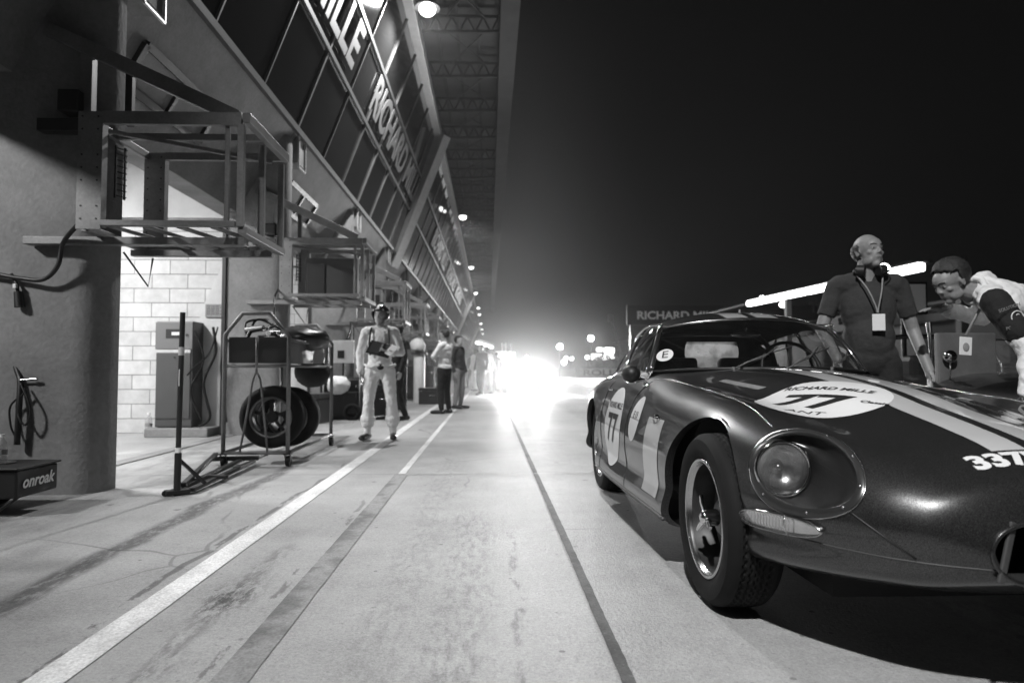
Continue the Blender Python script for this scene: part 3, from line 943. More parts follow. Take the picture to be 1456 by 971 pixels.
tube(b, smooth_path([(-.52, 3.12, .4), (-.5, 3.12, .9), (-.42, 3.12, 1.10), (-.25, 3.12, 1.155), (.25, 3.12, 1.155), (.42, 3.12, 1.10), (.5, 3.12, .9), (.52, 3.12, .4)], 6), .02, 10)
tube(b, [(-.44, 3.12, 1.05), (.40, 3.12, .5)], .017, 8)
obj('roll_bar', b, M['grey_paint'], CAR, True)
b = bmesh.new()
c = Vector((.30, 2.42, .90)); fr = frame_from((0, -.92, .4))
tube(b, [c + fr @ Vector((math.cos(t) * .185, math.sin(t) * .185, 0)) for t in [2*PI*k/36 for k in range(36)]], .012, 8, True)
for a_ in (90, 210, 330): tube(b, [c, c + fr @ Vector((math.cos(R(a_)) * .185, math.sin(R(a_)) * .185, 0))], .007, 6)
cyl(b, c, c + Vector((0, -.3, -.15)), .02)
obj('steering_wheel', b, M['black'], CAR, True)
b = bmesh.new(); sphere(b, (.02, 2.44, 1.12), (.10, .012, .028), 16); cyl(b, (.02, 2.44, 1.13), (.02, 2.42, 1.18), .006); obj('rear_view_mirror', b, M['chrome'], CAR, True)
# windscreen stickers
def on_ws(f, h, off=.004): return ws(f, h) + Vector((0, -off, off * .8))
def ws_decal(name, bm, fc, hc, m, off=.004):
    for v in bm.verts: v.co = on_ws(fc + v.co.x / .6, hc + v.co.y / .36, off)
    return obj(name, bm, m, CAR, True)
bb = disc_bm(0, 0, .040, .043, 40); bmesh.ops.triangulate(bb, faces=bb.faces[:]); ws_decal('screen_sticker', bb, -.925, .30, M['decal_white'], .003)
bb = text_bm('E', .07, 0, 0, 'CENTER'); ws_decal('sticker_lettering', bb, -.925, .30, M['decal_black'], .0045)
bb = disc_bm(0, 0, .030, .016, 30, -.3); bmesh.ops.triangulate(bb, faces=bb.faces[:]); ws_decal('screen_sticker', bb, -.62, .28, M['cloth_mid'], .003)
# wipers: three
for f0 in (-.42, .0, .42):
    b = bmesh.new()
    p0 = ws(f0, -.04) + Vector((0, -.03, .012)); p1 = ws(f0 + .26, .13) + Vector((0, -.02, .015)); p2 = ws(f0 + .44, .33) + Vector((0, -.012, .01))
    tube(b, [p0, p0.lerp(p1, .5) + Vector((0, -.006, .008)), p1, p2], .0045, 6)
    cyl(b, p0 - Vector((0, 0, .02)), p0 + Vector((0, 0, .012)), .012, .009, 12)
    q0, q1 = ws(f0 + .10, .06) + Vector((0, -.01, .008)), ws(f0 + .60, .36) + Vector((0, -.008, .006))
    tube(b, [q0, q0.lerp(q1, .5) + Vector((0, -.006, .006)), q1], .004, 6)
    obj('wiper', b, M['mullion'], CAR, True)
# wing mirror: round ball on a stalk
for sg in (-1,):
    b = bmesh.new(); c = Vector((sg * .80, 2.02, .875)); sphere(b, c, (.052, .062, .050), 24); mo = obj('wing_mirror', b, M['black'], CAR, True)
    b = bmesh.new(); cyl(b, c + Vector((0, .052, 0)), c + Vector((0, .060, 0)), .046, .043, 28); obj('mirror_glass', b, M['chrome'], mo, auto=40)
    b = bmesh.new(); base = top_z(sg * .70, 2.06) ; tube(b, smooth_path([base, base + Vector((sg*.03, -.02, .03)), c + Vector((-sg*.02, .0, -.045))], 5), .010, 8); cyl(b, base - Vector((0,0,.006)), base + Vector((0, 0, .01)), .028, .02, 20); obj('mirror_stalk', b, M['chrome'], mo, True)
# hood catches, exhaust-side details
for sg in (-1, 1):
    p = side_pt(1.52, .66, sg, .006)
    b = bmesh.new(); tube(b, [p + Vector((0, -.05, 0)), p + Vector((sg*.012, 0, 0)), p + Vector((0, .05, 0))], .007, 6); cyl(b, p - Vector((sg*.01, 0, 0)), p + Vector((sg*.008, 0, 0)), .018); obj('bonnet_latch', b, M['chrome'], CAR, True)
# ------------------------------------------------------------------ setting: ground
def ground_mat():
    m = bpy.data.materials.new('pit_concrete'); m.use_nodes = True
    nt = m.node_tree; b = nt.nodes['Principled BSDF']; L = nt.links
    tc = nn(nt, 'ShaderNodeTexCoord'); sp = nn(nt, 'ShaderNodeSeparateXYZ'); L.new(tc.outputs['Object'], sp.inputs[0])
    def noise(scale, detail=6, rough=.6, st=(1, 1, 1), dist=0):
        mp = nn(nt, 'ShaderNodeMapping'); mp.inputs['Scale'].default_value = st; L.new(tc.outputs['Object'], mp.inputs['Vector'])
        n = nn(nt, 'ShaderNodeTexNoise'); n.inputs['Scale'].default_value = scale; n.inputs['Detail'].default_value = detail
        n.inputs['Roughness'].default_value = rough; n.inputs['Distortion'].default_value = dist
        L.new(mp.outputs[0], n.inputs['Vector']); return n.outputs[0]
    def math_(op, a, c=None, d=None, clamp=False):
        n = nn(nt, 'ShaderNodeMath', operation=op, use_clamp=clamp)
        for i, v in enumerate((a, c, d)):
            if v is None: continue
            if isinstance(v, (int, float)): n.inputs[i].default_value = v
            else: L.new(v, n.inputs[i])
        return n.outputs[0]
    def sm(v, lo, hi, t0=0., t1=1.):
        n = nn(nt, 'ShaderNodeMapRange', interpolation_type='SMOOTHSTEP')
        L.new(v, n.inputs[0]); n.inputs[1].default_value = lo; n.inputs[2].default_value = hi
        n.inputs[3].default_value = t0; n.inputs[4].default_value = t1; return n.outputs[0]
    def band(x0, w, soft):
        d = math_('ABSOLUTE', math_('SUBTRACT', sp.outputs['X'], x0)); return sm(d, w, w + soft, 1, 0)
    big = noise(.55, 5, .6); mid = noise(3.2, 6, .7); fine = noise(85, 3, .7); spk = noise(26, 4, .75)
    long_ = noise(2.2, 6, .7, (1.6, .18, 1))
    col = math_('MULTIPLY_ADD', big, .36, .10)
    col = math_('MULTIPLY_ADD', mid, .24, math_('SUBTRACT', col, .08))
    fine2 = noise(190, 2, .8); grit = noise(38, 5, .85)
    col = math_('MULTIPLY_ADD', fine, .30, math_('SUBTRACT', col, .15))
    col = math_('MULTIPLY_ADD', fine2, .28, math_('SUBTRACT', col, .14))
    col = math_('MULTIPLY_ADD', grit, .26, math_('SUBTRACT', col, .13))
    col = math_('MULTIPLY_ADD', long_, .10, math_('SUBTRACT', col, .05))
    # aggregate pits
    pit = sm(spk, .62, .72)
    col = math_('MULTIPLY', col, math_('MULTIPLY_ADD', pit, -.5, 1.0))
    # rubbered streaks along the lane
    wob = math_('MULTIPLY_ADD', noise(.8, 3), .3, -.15)
    def streak(x0, w, soft, amt, y0=None, y1=None, th=(.42, .62), sc=7):
        global _k
        d = math_('ABSOLUTE', math_('SUBTRACT', math_('ADD', sp.outputs['X'], wob), x0))
        k = sm(d, w, w + soft, 1, 0)
        k = math_('MULTIPLY', k, sm(noise(sc, 6, .75, (1.3, .4, 1)), th[0], th[1]))
        if y0 is not None: k = math_('MULTIPLY', k, sm(sp.outputs['Y'], y0, y0 + .5))
        if y1 is not None: k = math_('MULTIPLY', k, sm(sp.outputs['Y'], y1 - .6, y1, 1, 0))
        return math_('MULTIPLY_ADD', k, -amt, 1.0)
    for a in ((-1.84, .03, .07, .70, .5, 9, (.30, .55), 24), (-.10, .07, .10, .50, .8, 4.6, (.40, .72), 22), (-.36, .05, .1, .34, .8, 7, (.40, .72), 22), (.12, .008, .02, .5, 1.0, 4.4, (.45, .6), 9), (1.9, .12, .2, .5, 0, 20, (.4, .7), 14), (-1.02, .02, .05, .45, 1.6, 3.8, (.42, .6), 16),
              (.62, .2, .3, .10, 0, 40, (.4, .8), 12), (-1.372, .012, .012, .6, 1, 6.8, (.47, .50), 2.6), (-.86, .008, .012, .5, 1, 5, (.5, .53), 3), (-2.4, .1, .4, .25, 0, 14, (.4, .8), 6), (-3.0, .2, .4, .35, 0, 14, (.4, .65), 4)):
        col = math_('MULTIPLY', col, streak(*a))
    # oil splotch
    dx = math_('SUBTRACT', sp.outputs['X'], -1.02); dy = math_('SUBTRACT', sp.outputs['Y'], 2.72)
    r2 = math_('SQRT', math_('ADD', math_('MULTIPLY', math_('MULTIPLY', dx, dx), 1.0), math_('MULTIPLY', math_('MULTIPLY', dy, dy), .18)))
    k = math_('MULTIPLY', sm(r2, .03, .15, 1, 0), sm(noise(16, 6, .8, (1.6, .5, 1)), .46, .56))
    col = math_('MULTIPLY', col, math_('MULTIPLY_ADD', k, -.8, 1.0))
    # small random stains
    v = nn(nt, 'ShaderNodeTexVoronoi'); v.inputs['Scale'].default_value = 1.7; L.new(tc.outputs['Object'], v.inputs['Vector'])
    k = sm(math_('MULTIPLY_ADD', grit, .10, v.outputs['Distance']), .075, .10, 1, 0)
    col = math_('MULTIPLY', col, math_('MULTIPLY_ADD', k, -.55, 1.0))
    v2 = nn(nt, 'ShaderNodeTexVoronoi'); v2.inputs['Scale'].default_value = 9; L.new(tc.outputs['Object'], v2.inputs['Vector'])
    k = math_('MULTIPLY', sm(v2.outputs['Distance'], .07, .11, 1, 0), sm(noise(1.3, 3), .5, .6))
    col = math_('MULTIPLY', col, math_('MULTIPLY_ADD', k, -.6, 1.0))
    # slab joints across the lane
    fy = math_('FRACT', math_('DIVIDE', math_('ADD', sp.outputs['Y'], .18), 6.0)); k = sm(math_('ABSOLUTE', math_('SUBTRACT', fy, .0)), .0012, .0030, 1, 0)
    col = math_('MULTIPLY', col, math_('MULTIPLY_ADD', k, -.65, 1.0))
    # hairline cracks
    vc = nn(nt, 'ShaderNodeTexVoronoi', feature='DISTANCE_TO_EDGE'); vc.inputs['Scale'].default_value = .45
    mpx = nn(nt, 'ShaderNodeVectorMath', operation='ADD'); nzc = nn(nt, 'ShaderNodeTexNoise'); nzc.inputs['Scale'].default_value = 1.4
    L.new(tc.outputs['Object'], nzc.inputs['Vector']); L.new(tc.outputs['Object'], mpx.inputs[0]); vsc = nn(nt, 'ShaderNodeVectorMath', operation='SCALE'); vsc.inputs['Scale'].default_value = .28; L.new(nzc.outputs['Color'], vsc.inputs[0]); L.new(vsc.outputs[0], mpx.inputs[1]); L.new(mpx.outputs[0], vc.inputs['Vector'])
    k = math_('MULTIPLY', sm(vc.outputs['Distance'], .0015, .005, 1, 0), sm(noise(.7, 2), .5, .6))
    col = math_('MULTIPLY', col, math_('MULTIPLY_ADD', k, -.4, 1.0))
    # right of the seam the track is darker asphalt
    k = sm(sp.outputs['X'], 4.6, 4.65)
    col = math_('MULTIPLY', col, math_('MULTIPLY_ADD', k, -.55, 1.0))
    L.new(col, b.inputs['Base Color'])
    L.new(math_('MULTIPLY_ADD', mid, .3, .42), b.inputs['Roughness'])
    bp = nn(nt, 'ShaderNodeBump'); bp.inputs['Strength'].default_value = .8; bp.inputs['Distance'].default_value = .006
    L.new(math_('ADD', fine, math_('MULTIPLY', spk, .8)), bp.inputs['Height']); L.new(bp.outputs[0], b.inputs['Normal'])
    return m
M['ground'] = ground_mat()
b = bmesh.new(); quad(b, (-400, -60, 0), (600, -60, 0), (600, 900, 0), (-400, 900, 0))
tag(obj('ground', b, M['ground']), kind='structure')
def line_mat(name, base, wear, edge=.3, sc=30):
    m = bpy.data.materials.new(name); m.use_nodes = True
    nt = m.node_tree; b = nt.nodes['Principled BSDF']; L = nt.links; b.inputs['Roughness'].default_value = .65
    tc = nn(nt, 'ShaderNodeTexCoord'); n1 = nn(nt, 'ShaderNodeTexNoise'); n1.inputs['Scale'].default_value = sc; n1.inputs['Detail'].default_value = 8; n1.inputs['Roughness'].default_value = .75
    n2 = nn(nt, 'ShaderNodeTexNoise'); n2.inputs['Scale'].default_value = 2.5; n2.inputs['Detail'].default_value = 5
    L.new(tc.outputs['Object'], n1.inputs['Vector']); L.new(tc.outputs['Object'], n2.inputs['Vector'])
    rp = nn(nt, 'ShaderNodeValToRGB'); rp.color_ramp.elements[0].position = wear - .06; rp.color_ramp.elements[1].position = wear + .04
    rp.color_ramp.elements[0].color = (.3, .3, .3, 1); rp.color_ramp.elements[1].color = (base, base, base, 1)
    L.new(n1.outputs[0], rp.inputs[0])
    mx = nn(nt, 'ShaderNodeMix', data_type='RGBA', blend_type='MULTIPLY'); mx.inputs[0].default_value = .5
    L.new(rp.outputs[0], mx.inputs[6]); L.new(n2.outputs[0], mx.inputs[7])
    wv = nn(nt, 'ShaderNodeTexWave'); wv.inputs['Scale'].default_value = 1.1; wv.inputs['Distortion'].default_value = 9; wv.inputs['Detail'].default_value = 5; wv.inputs['Detail Scale'].default_value = 1.6; wv.inputs['Detail Roughness'].default_value = .7
    L.new(tc.outputs['Object'], wv.inputs['Vector'])
    wr = nn(nt, 'ShaderNodeMapRange'); wr.inputs[3].default_value = .62; wr.inputs[4].default_value = 1.35; L.new(wv.outputs['Fac'], wr.inputs[0])
    nf = nn(nt, 'ShaderNodeTexNoise'); nf.inputs['Scale'].default_value = 120; nf.inputs['Detail'].default_value = 3; L.new(tc.outputs['Object'], nf.inputs['Vector'])
    nr = nn(nt, 'ShaderNodeMapRange'); nr.inputs[1].default_value = .3; nr.inputs[2].default_value = .7; nr.inputs[3].default_value = .65; nr.inputs[4].default_value = 1.3; L.new(nf.outputs[0], nr.inputs[0])
    m1 = nn(nt, 'ShaderNodeMix', data_type='RGBA', blend_type='MULTIPLY'); m1.inputs[0].default_value = 1 if base < .3 else .25; L.new(mx.outputs[2], m1.inputs[6]); L.new(wr.outputs[0], m1.inputs[7])
    m2 = nn(nt, 'ShaderNodeMix', data_type='RGBA', blend_type='MULTIPLY'); m2.inputs[0].default_value = .8; L.new(m1.outputs[2], m2.inputs[6]); L.new(nr.outputs[0], m2.inputs[7]); L.new(m2.outputs[2], b.inputs['Base Color'])
    return m
def strip(name, x0, x1, y0, y1, m, z=.004, wob=.0014, step=.05, taperA=0):
    b = bmesh.new(); n = int((y1 - y0) / step); n = min(n, 700)
    pv = None
    for i in range(n + 1):
        y = y0 + (y1 - y0) * i / n
        a = b.verts.new((x0 + random.uniform(-wob, wob), y, z)); c = b.verts.new((x1 + random.uniform(-wob, wob), y, z))
        if pv: b.faces.new((pv[0], pv[1], c, a))
        pv = (a, c)
    return tag(obj(name, b, m), kind='structure')
LW = line_mat('line_white', .85, .30); LD = line_mat('tape_dark', .24, .36, sc=14)
xw = lambda px, py: G(px, py).x
strip('white_lane_line', -1.335, -1.215, .8, 160, LW)
strip('dark_tape_strip', -.80, -.69, .7, 5.78, LD)
strip('thin_white_line', -.775, -.715, 5.82, 120, LW)
strip('seam_strip', .385, .425, .6, 22, line_mat('seam_fill', .10, .36, sc=22), wob=.002)
strip('cross_joint', -.71, 2.6, 5.79, 5.815, line_mat('joint', .6, .4), wob=0, step=.01)
strip('white_track_line', 4.55, 4.70, -5, 200, LW)
# drain along the garages
b = bmesh.new(); box2(b, (-3.62, -6, .004), (-3.46, 150, .010)); tag(obj('drain_channel', b, M['concrete_dark']), kind='structure')

# ------------------------------------------------------------------ pit building
BAY = 4.4; Y0 = 5.25; NB = 26
PB = empty('pit_building', (-3.3, Y0, 0), 0, 'long concrete pit garage building with leaning glass front and canopy', 'building')
def P(name, bm, m, smooth=False, auto=None, parent=PB, bevel=0):
    # geometry is written in world coordinates; shift into the building's frame
    bmesh.ops.translate(bm, verts=bm.verts[:], vec=Vector((3.3, -Y0, 0)) if parent is PB or parent.parent is PB else (0, 0, 0))
    return obj(name, bm, m, parent, smooth, None, auto, bevel)
GB = (-2.80, 4.36)       # glass bottom x,z
GT = (-1.545, 7.66)      # glass top
def gl(h):               # point on glass line by height above the bottom edge
    k = h / (GT[1] - GB[1]); return GB[0] + (GT[0] - GB[0]) * k, GB[1] + h
YA, YB = Y0 - 3 * BAY, Y0 + NB * BAY
# pillars with rounded front corner
def pillar(yb):
    b = bmesh.new()
    y = yb - .30; x0, x1 = -3.63, -2.83
    prof = []
    rr = .20
    prof = [(x0, y), (x1 - rr, y)] + [(x1 - rr + rr * math.sin(R(a)), y + rr - rr * math.cos(R(a))) for a in range(15, 91, 15)] + [(x1, y + .27), (x0, y + .27)]
    zt = 6.6
    top = []
    lo = [b.verts.new((px_, py_, 0)) for px_, py_ in prof]
    hi = [b.verts.new((px_, py_, 4.2)) for px_, py_ in prof]
    n = len(prof)
    for k in range(n): b.faces.new((lo[k], lo[(k+1) % n], hi[(k+1) % n], hi[k]))
    b.faces.new(hi)
    return b
M['block'] = None
def block_mat():
    m = bpy.data.materials.new('block_wall'); m.use_nodes = True
    nt = m.node_tree; b = nt.nodes['Principled BSDF']; L = nt.links; b.inputs['Roughness'].default_value = .85
    tc = nn(nt, 'ShaderNodeTexCoord'); mp = nn(nt, 'ShaderNodeMapping'); mp.inputs['Rotation'].default_value = (R(90), 0, 0)
    L.new(tc.outputs['Object'], mp.inputs['Vector'])
    br = nn(nt, 'ShaderNodeTexBrick'); br.inputs['Scale'].default_value = 1.0; br.inputs['Brick Width'].default_value = .50; br.inputs['Row Height'].default_value = .205
    br.inputs['Mortar Size'].default_value = .007; br.inputs['Mortar Smooth'].default_value = .4
    br.inputs['Color1'].default_value = (.62, .62, .62, 1); br.inputs['Color2'].default_value = (.5, .5, .5, 1); br.inputs['Mortar'].default_value = (.22, .22, .22, 1)
    L.new(mp.outputs[0], br.inputs['Vector'])
    n = nn(nt, 'ShaderNodeTexNoise'); n.inputs['Scale'].default_value = 5; n.inputs['Detail'].default_value = 8; n.inputs['Roughness'].default_value = .7; L.new(tc.outputs['Object'], n.inputs['Vector'])
    r = nn(nt, 'ShaderNodeMapRange'); r.inputs[1].default_value = .3; r.inputs[2].default_value = .7; r.inputs[3].default_value = .78; r.inputs[4].default_value = 1.08; L.new(n.outputs[0], r.inputs[0])
    mx = nn(nt, 'ShaderNodeMix', data_type='RGBA', blend_type='MULTIPLY'); mx.inputs[0].default_value = 1; L.new(br.outputs['Color'], mx.inputs[6]); L.new(r.outputs[0], mx.inputs[7]); L.new(mx.outputs[2], b.inputs['Base Color'])
    bp = nn(nt, 'ShaderNodeBump'); bp.inputs['Strength'].default_value = .6; bp.inputs['Distance'].default_value = .01; bp.invert = True
    L.new(br.outputs['Fac'], bp.inputs['Height']); L.new(bp.outputs[0], b.inputs['Normal'])
    return m
M['block'] = block_mat()
pl0 = None
for k in range(-2, NB):
    y = Y0 + k * BAY
    if pl0 is None:
        pl0 = P('pillar', pillar(Y0), M['concrete'], auto=40)
        bb_ = bmesh.new(); box2(bb_, (-9.0, Y0 + .02, 0), (-3.64, Y0 + .25, 3.02)); bw0 = P('block_wall', bb_, M['block'])
        bb_ = bmesh.new(); box2(bb_, (-9.0, Y0 - .02, 3.06), (-3.52, Y0 + .30, 4.3)); ph0 = P('partition_head', bb_, M['plaster'])
        bb_ = bmesh.new(); box2(bb_, (-9.0, Y0 - .01, 3.022), (-3.64, Y0 + .28, 3.058)); pr0 = P('wall_rail', bb_, M['steel_dark'])
        # sloping buttress between wall and pillar (a triangle leaning on the pillar's back)
        bb_ = bmesh.new()
        vs = [(-3.635, 0), (-4.10, 0), (-4.05, 1.70), (-3.635, 2.62)]
        f0 = [bb_.verts.new((a, Y0 - .14, c)) for a, c in vs]; f1 = [bb_.verts.new((a, Y0 + .018, c)) for a, c in vs]
        bb_.faces.new(f0); bb_.faces.new(f1[::-1])
        for i in range(4): bb_.faces.new((f0[i], f0[(i+1) % 4], f1[(i+1) % 4], f1[i]))
        bt0 = P('buttress', bb_, M['plaster'])
        bb_ = bmesh.new(); box2(bb_, (-3.68, Y0 - .335, .0), (-3.632, Y0 - .24, 3.0)); dp0 = P('drain_pipe', bb_, M['black'])
        first = (pl0, bw0, ph0, pr0, bt0, dp0)
    for o in first:
        if k == -2:
            continue
        c = o.copy(); COL.objects.link(c); c.parent = PB; c.location = (0, (k) * BAY, 0)
for o in first:
    o.location = (0, -2 * BAY, 0)
# outer plaster face of the pillars is painted pale in bays further on; back wall of the garages
b = bmesh.new(); box2(b, (-9.3, YA, 0), (-9.0, YB, 4.3)); P('back_wall', b, M['plaster'])
b = bmesh.new(); box2(b, (-9.0, YA, 4.3), (-3.78, YB, 4.5)); P('ceiling_slab', b, M['concrete'])
# sloping concrete band, panel by panel
def band_panel(y0, y1):
    b = bmesh.new()
    lo = (-3.50, 3.08); t = .12
    pr = [(lo[0], lo[1]), (GB[0] - .004, GB[1]), (GB[0] - .16, GB[1]), (lo[0] - .30, lo[1])]
    f0 = [b.verts.new((x, y0 + .006, z)) for x, z in pr]; f1 = [b.verts.new((x, y1 - .006, z)) for x, z in pr]
    b.faces.new(f0); b.faces.new(f1[::-1])
    for i in range(4): b.faces.new((f0[i], f0[(i+1) % 4], f1[(i+1) % 4], f1[i]))
    return b
bx_ = P('facade_panel', band_panel(Y0, Y0 + BAY), M['concrete'])
def band_at(h):
    """point on the band's outer face, h=0 bottom..1 top"""
    return Vector((-3.50 + (GB[0] + 3.50) * h, 0, 3.08 + (GB[1] - 3.08) * h))
def vent(y0, y1):
    b = bmesh.new()
    nrm = Vector((1.28, 0, -.70)).normalized()
    c = [band_at(.30) + Vector((0, y0, 0)), band_at(.58) + Vector((0, y0, 0)), band_at(.58) + Vector((0, y1, 0)), band_at(.30) + Vector((0, y1, 0))]
    for i in range(4): beam(b, c[i] + nrm * .02, c[(i+1) % 4] + nrm * .02, .07, .05, nrm)
    m_ = (c[0] + c[3]) / 2, (c[1] + c[2]) / 2
    beam(b, m_[0] + nrm * .02, m_[1] + nrm * .02, .05, .04, nrm)
    fr = P('vent_frame', b, M['steel_dark'])
    b = bmesh.new(); quad(b, *[p + nrm * .006 for p in c])
    bmesh.ops.translate(b, verts=b.verts[:], vec=(3.3, -Y0, 0))
    obj('vent_pane', b, M['concrete_dark'], fr)
    return fr
vt = vent(Y0 + .75, Y0 + 2.3)
def floodbox(y):
    b = bmesh.new(); box2(b, (-3.12, y - .17, 3.92), (-2.80, y + .17, 4.30)); f = P('wall_box', b, M['concrete'])
    b = bmesh.new()
    for z in (3.86, 4.33): beam(b, (-2.785, y - .17, z), (-2.785, y + .17, z), .022, .02)
    for y_ in (-.17, .17): beam(b, (-2.785, y + y_, 3.86), (-2.785, y + y_, 4.33), .022, .02)
    bmesh.ops.translate(b, verts=b.verts[:], vec=(3.3, -Y0, 0)); obj('box_frame', b, M['galv_light'], f)
    return f
fb = floodbox(Y0 + .30)
for base in (bx_, vt, fb):
    for k in range(-2, NB):
        if k == 0: continue
        c = base.copy(); COL.objects.link(c); c.parent = PB; c.location = (0, k * BAY, 0)
        for ch in children(base):
            d = ch.copy(); COL.objects.link(d); d.parent = c
# glazing bays
nrmG = Vector((GT[1] - GB[1], 0, -(GT[0] - GB[0]))).normalized()
def glaze(y0):
    b = bmesh.new()
    H = GT[1] - GB[1]
    pt = lambda h, y, o=0.: Vector((gl(h)[0], y, gl(h)[1])) + nrmG * o
    L3 = BAY / 3
    for i in range(3):
        y = y0 + i * L3
        beam(b, pt(0, y, .01), pt(H, y, .01), .026 if i else .05, .04, nrmG)
    for h in (1.19, 2.10): beam(b, pt(h, y0, .028), pt(h, y0 + BAY, .028), .055, .04, nrmG)
    beam(b, pt(.0, y0, .03), pt(.0, y0 + BAY, .03), .07, .10, nrmG)
    fr = P('window', b, M['mullion'])
    b = bmesh.new(); quad(b, pt(0, y0), pt(0, y0 + BAY), pt(H, y0 + BAY), pt(H, y0))
    bmesh.ops.translate(b, verts=b.verts[:], vec=(3.3, -Y0, 0))
    obj('pane', b, M['pane'], fr)
    return fr
g0 = glaze(Y0)
for k in range(-2, NB):
    if k == 0: continue
    c = g0.copy(); COL.objects.link(c); c.parent = PB; c.location = (0, k * BAY, 0)
    for ch in children(g0):
        d = ch.copy(); COL.objects.link(d); d.parent = c
b = bmesh.new(); box2(b, (-3.95, Y0 - 3 * BAY + .2, 2.80), (-3.88, Y0 - .03, 4.28)); P('unseen_shade_panel', b, M['galv'])  # panel added out of view to cut a diagonal shadow on the near pillar
# lettering on the glass
hdir = Vector((GT[0] - GB[0], 0, GT[1] - GB[1])).normalized()
for yc in (7.05, 15.9, 29.3, 38.1, 47.0):
    x, z = gl(1.66)
    put_text('facade_lettering', 'RICHARD MILLE', .92, Vector((x, yc, z)) + nrmG * .05 + Vector((3.3, -Y0, 0)), (0, 1, 0), hdir, M['pale_letter'], PB, .006, .022, fitw=7.3)
# top chord beam, struts
b = bmesh.new(); tx, tz = GT
beam(b, (tx + .06, YA, tz + .05), (tx + .06, YB, tz + .05), .20, .26); P('eaves_beam', b, M['galv_light'], bevel=.01)
for ys in (-20, 20, 60, 100):
    b = bmesh.new()
    for (dy, w) in ((0, .34), (.30, .16)):
        beam(b, Vector((GB[0] - .12, ys + dy, GB[1] - .35)), Vector((GT[0] + .22, ys + dy - .9, GT[1])), w, .34)
    P('facade_strut', b, M['galv_light'])
# canopy: roof deck, fascia, trusses and purlins
CY1 = 82.0
xin, xout = GT[0] - .5, .22
b = bmesh.new(); box2(b, (xin, YA, 8.46), (xout + .38, CY1, 8.52)); P('canopy_deck', b, M['deck'])
b = bmesh.new(); box2(b, (xout, YA, 7.90), (xout + .38, CY1, 8.455)); P('canopy_fascia', b, M['fascia'], bevel=.01)
for x in (-1.15, -.70, -.25):
    b = bmesh.new(); beam(b, (x, YA, 8.40), (x, CY1, 8.40), .07, .10); P('purlin', b, M['truss'])
def truss(y):
    b = bmesh.new()
    x0, x1 = -1.45, .20
    beam(b, (x0, y, 7.98), (x1, y, 8.02), .055, .06); beam(b, (x0, y, 8.33), (x1, y, 8.33), .055, .06)
    n = 5
    for i in range(n):
        xa = x0 + (x1 - x0) * i / n; xb = x0 + (x1 - x0) * (i + 1) / n; xm = (xa + xb) / 2
        beam(b, (xa, y, 8.33), (xm, y, 8.0), .03); beam(b, (xm, y, 8.0), (xb, y, 8.33), .03)
    # raking brace to the next truss
    beam(b, (-.9, y, 8.0), (-.1, y + 2.1, 8.30), .03); beam(b, (-.1, y, 8.0), (-.9, y + 2.1, 8.30), .03)
    return b
t0_ = P('roof_truss', truss(Y0), M['truss'])
for k in range(-4, 35):
    if k == 0: continue
    c = t0_.copy(); COL.objects.link(c); c.parent = PB; c.location = (0, k * 2.15, 0)

# canopy lamps
lamp_em = emis('lamp_glow', 1, 5)
LAMP_Y = [-2.3, 12.0, 28.7, 43, 57.6, 71.5, 80, 96, 110, 124]
def canopy_lamp():
    L0 = empty('canopy_lamp', (-1.13, 0, 7.5), 0, 'x', 'lamp', 'lamps hanging under the pit canopy')
    b = bmesh.new(); lathe(b, [(.03, .30), (.05, .16), (.13, .12), (.22, .02), (.235, -.02), (.225, -.02), (.21, .02), (.05, .10)], (0, 0, 0), (0, 0, 1), 28); obj('lamp_shade', b, M['galv'], L0, True)
    b = bmesh.new(); sphere(b, (0, 0, -.04), (.155, .155, .12), 20); obj('bulb', b, lamp_em, L0, True)
    b = bmesh.new(); cyl(b, (0, 0, .28), (0, 0, .84), .015); obj('bracket', b, M['steel_dark'], L0)
    return L0
lamp0 = canopy_lamp()
ordw = ['nearest canopy lamp, above and behind the viewer', 'canopy lamp glaring at the top edge beside the near truss', 'canopy lamp beyond the big facade strut, first in the row above the glass',
        'second canopy lamp past the facade strut', 'third canopy lamp past the facade strut', 'fourth canopy lamp past the facade strut', 'fifth canopy lamp past the facade strut', 'sixth lamp past the facade strut, beyond the canopy end', 'seventh lamp past the facade strut, low over the crowd', 'farthest lamp of the canopy row']
for i, y in enumerate(LAMP_Y):
    o = lamp0 if i == 0 else copy_tree(lamp0)
    o.location.y = y; o['label'] = ordw[i]
    ld = bpy.data.lights.new('canopy_light', 'SPOT'); ld.spot_size = R(164); ld.spot_blend = .35; ld.energy = LAMP0 if i == 0 else LAMP1 if i == 1 else LAMPN; ld.shadow_soft_size = .12
    if i == 0: ld.spot_size = R(52); ld.spot_blend = 1.0
    lo = bpy.data.objects.new('canopy_light', ld); COL.objects.link(lo); lo.location = (-1.13, y, 7.28)
    if i == 0: lo.rotation_euler = (Vector((1.1, 4.0, 0)) - Vector((-1.13, y, 7.28))).to_track_quat('-Z', 'Y').to_euler()

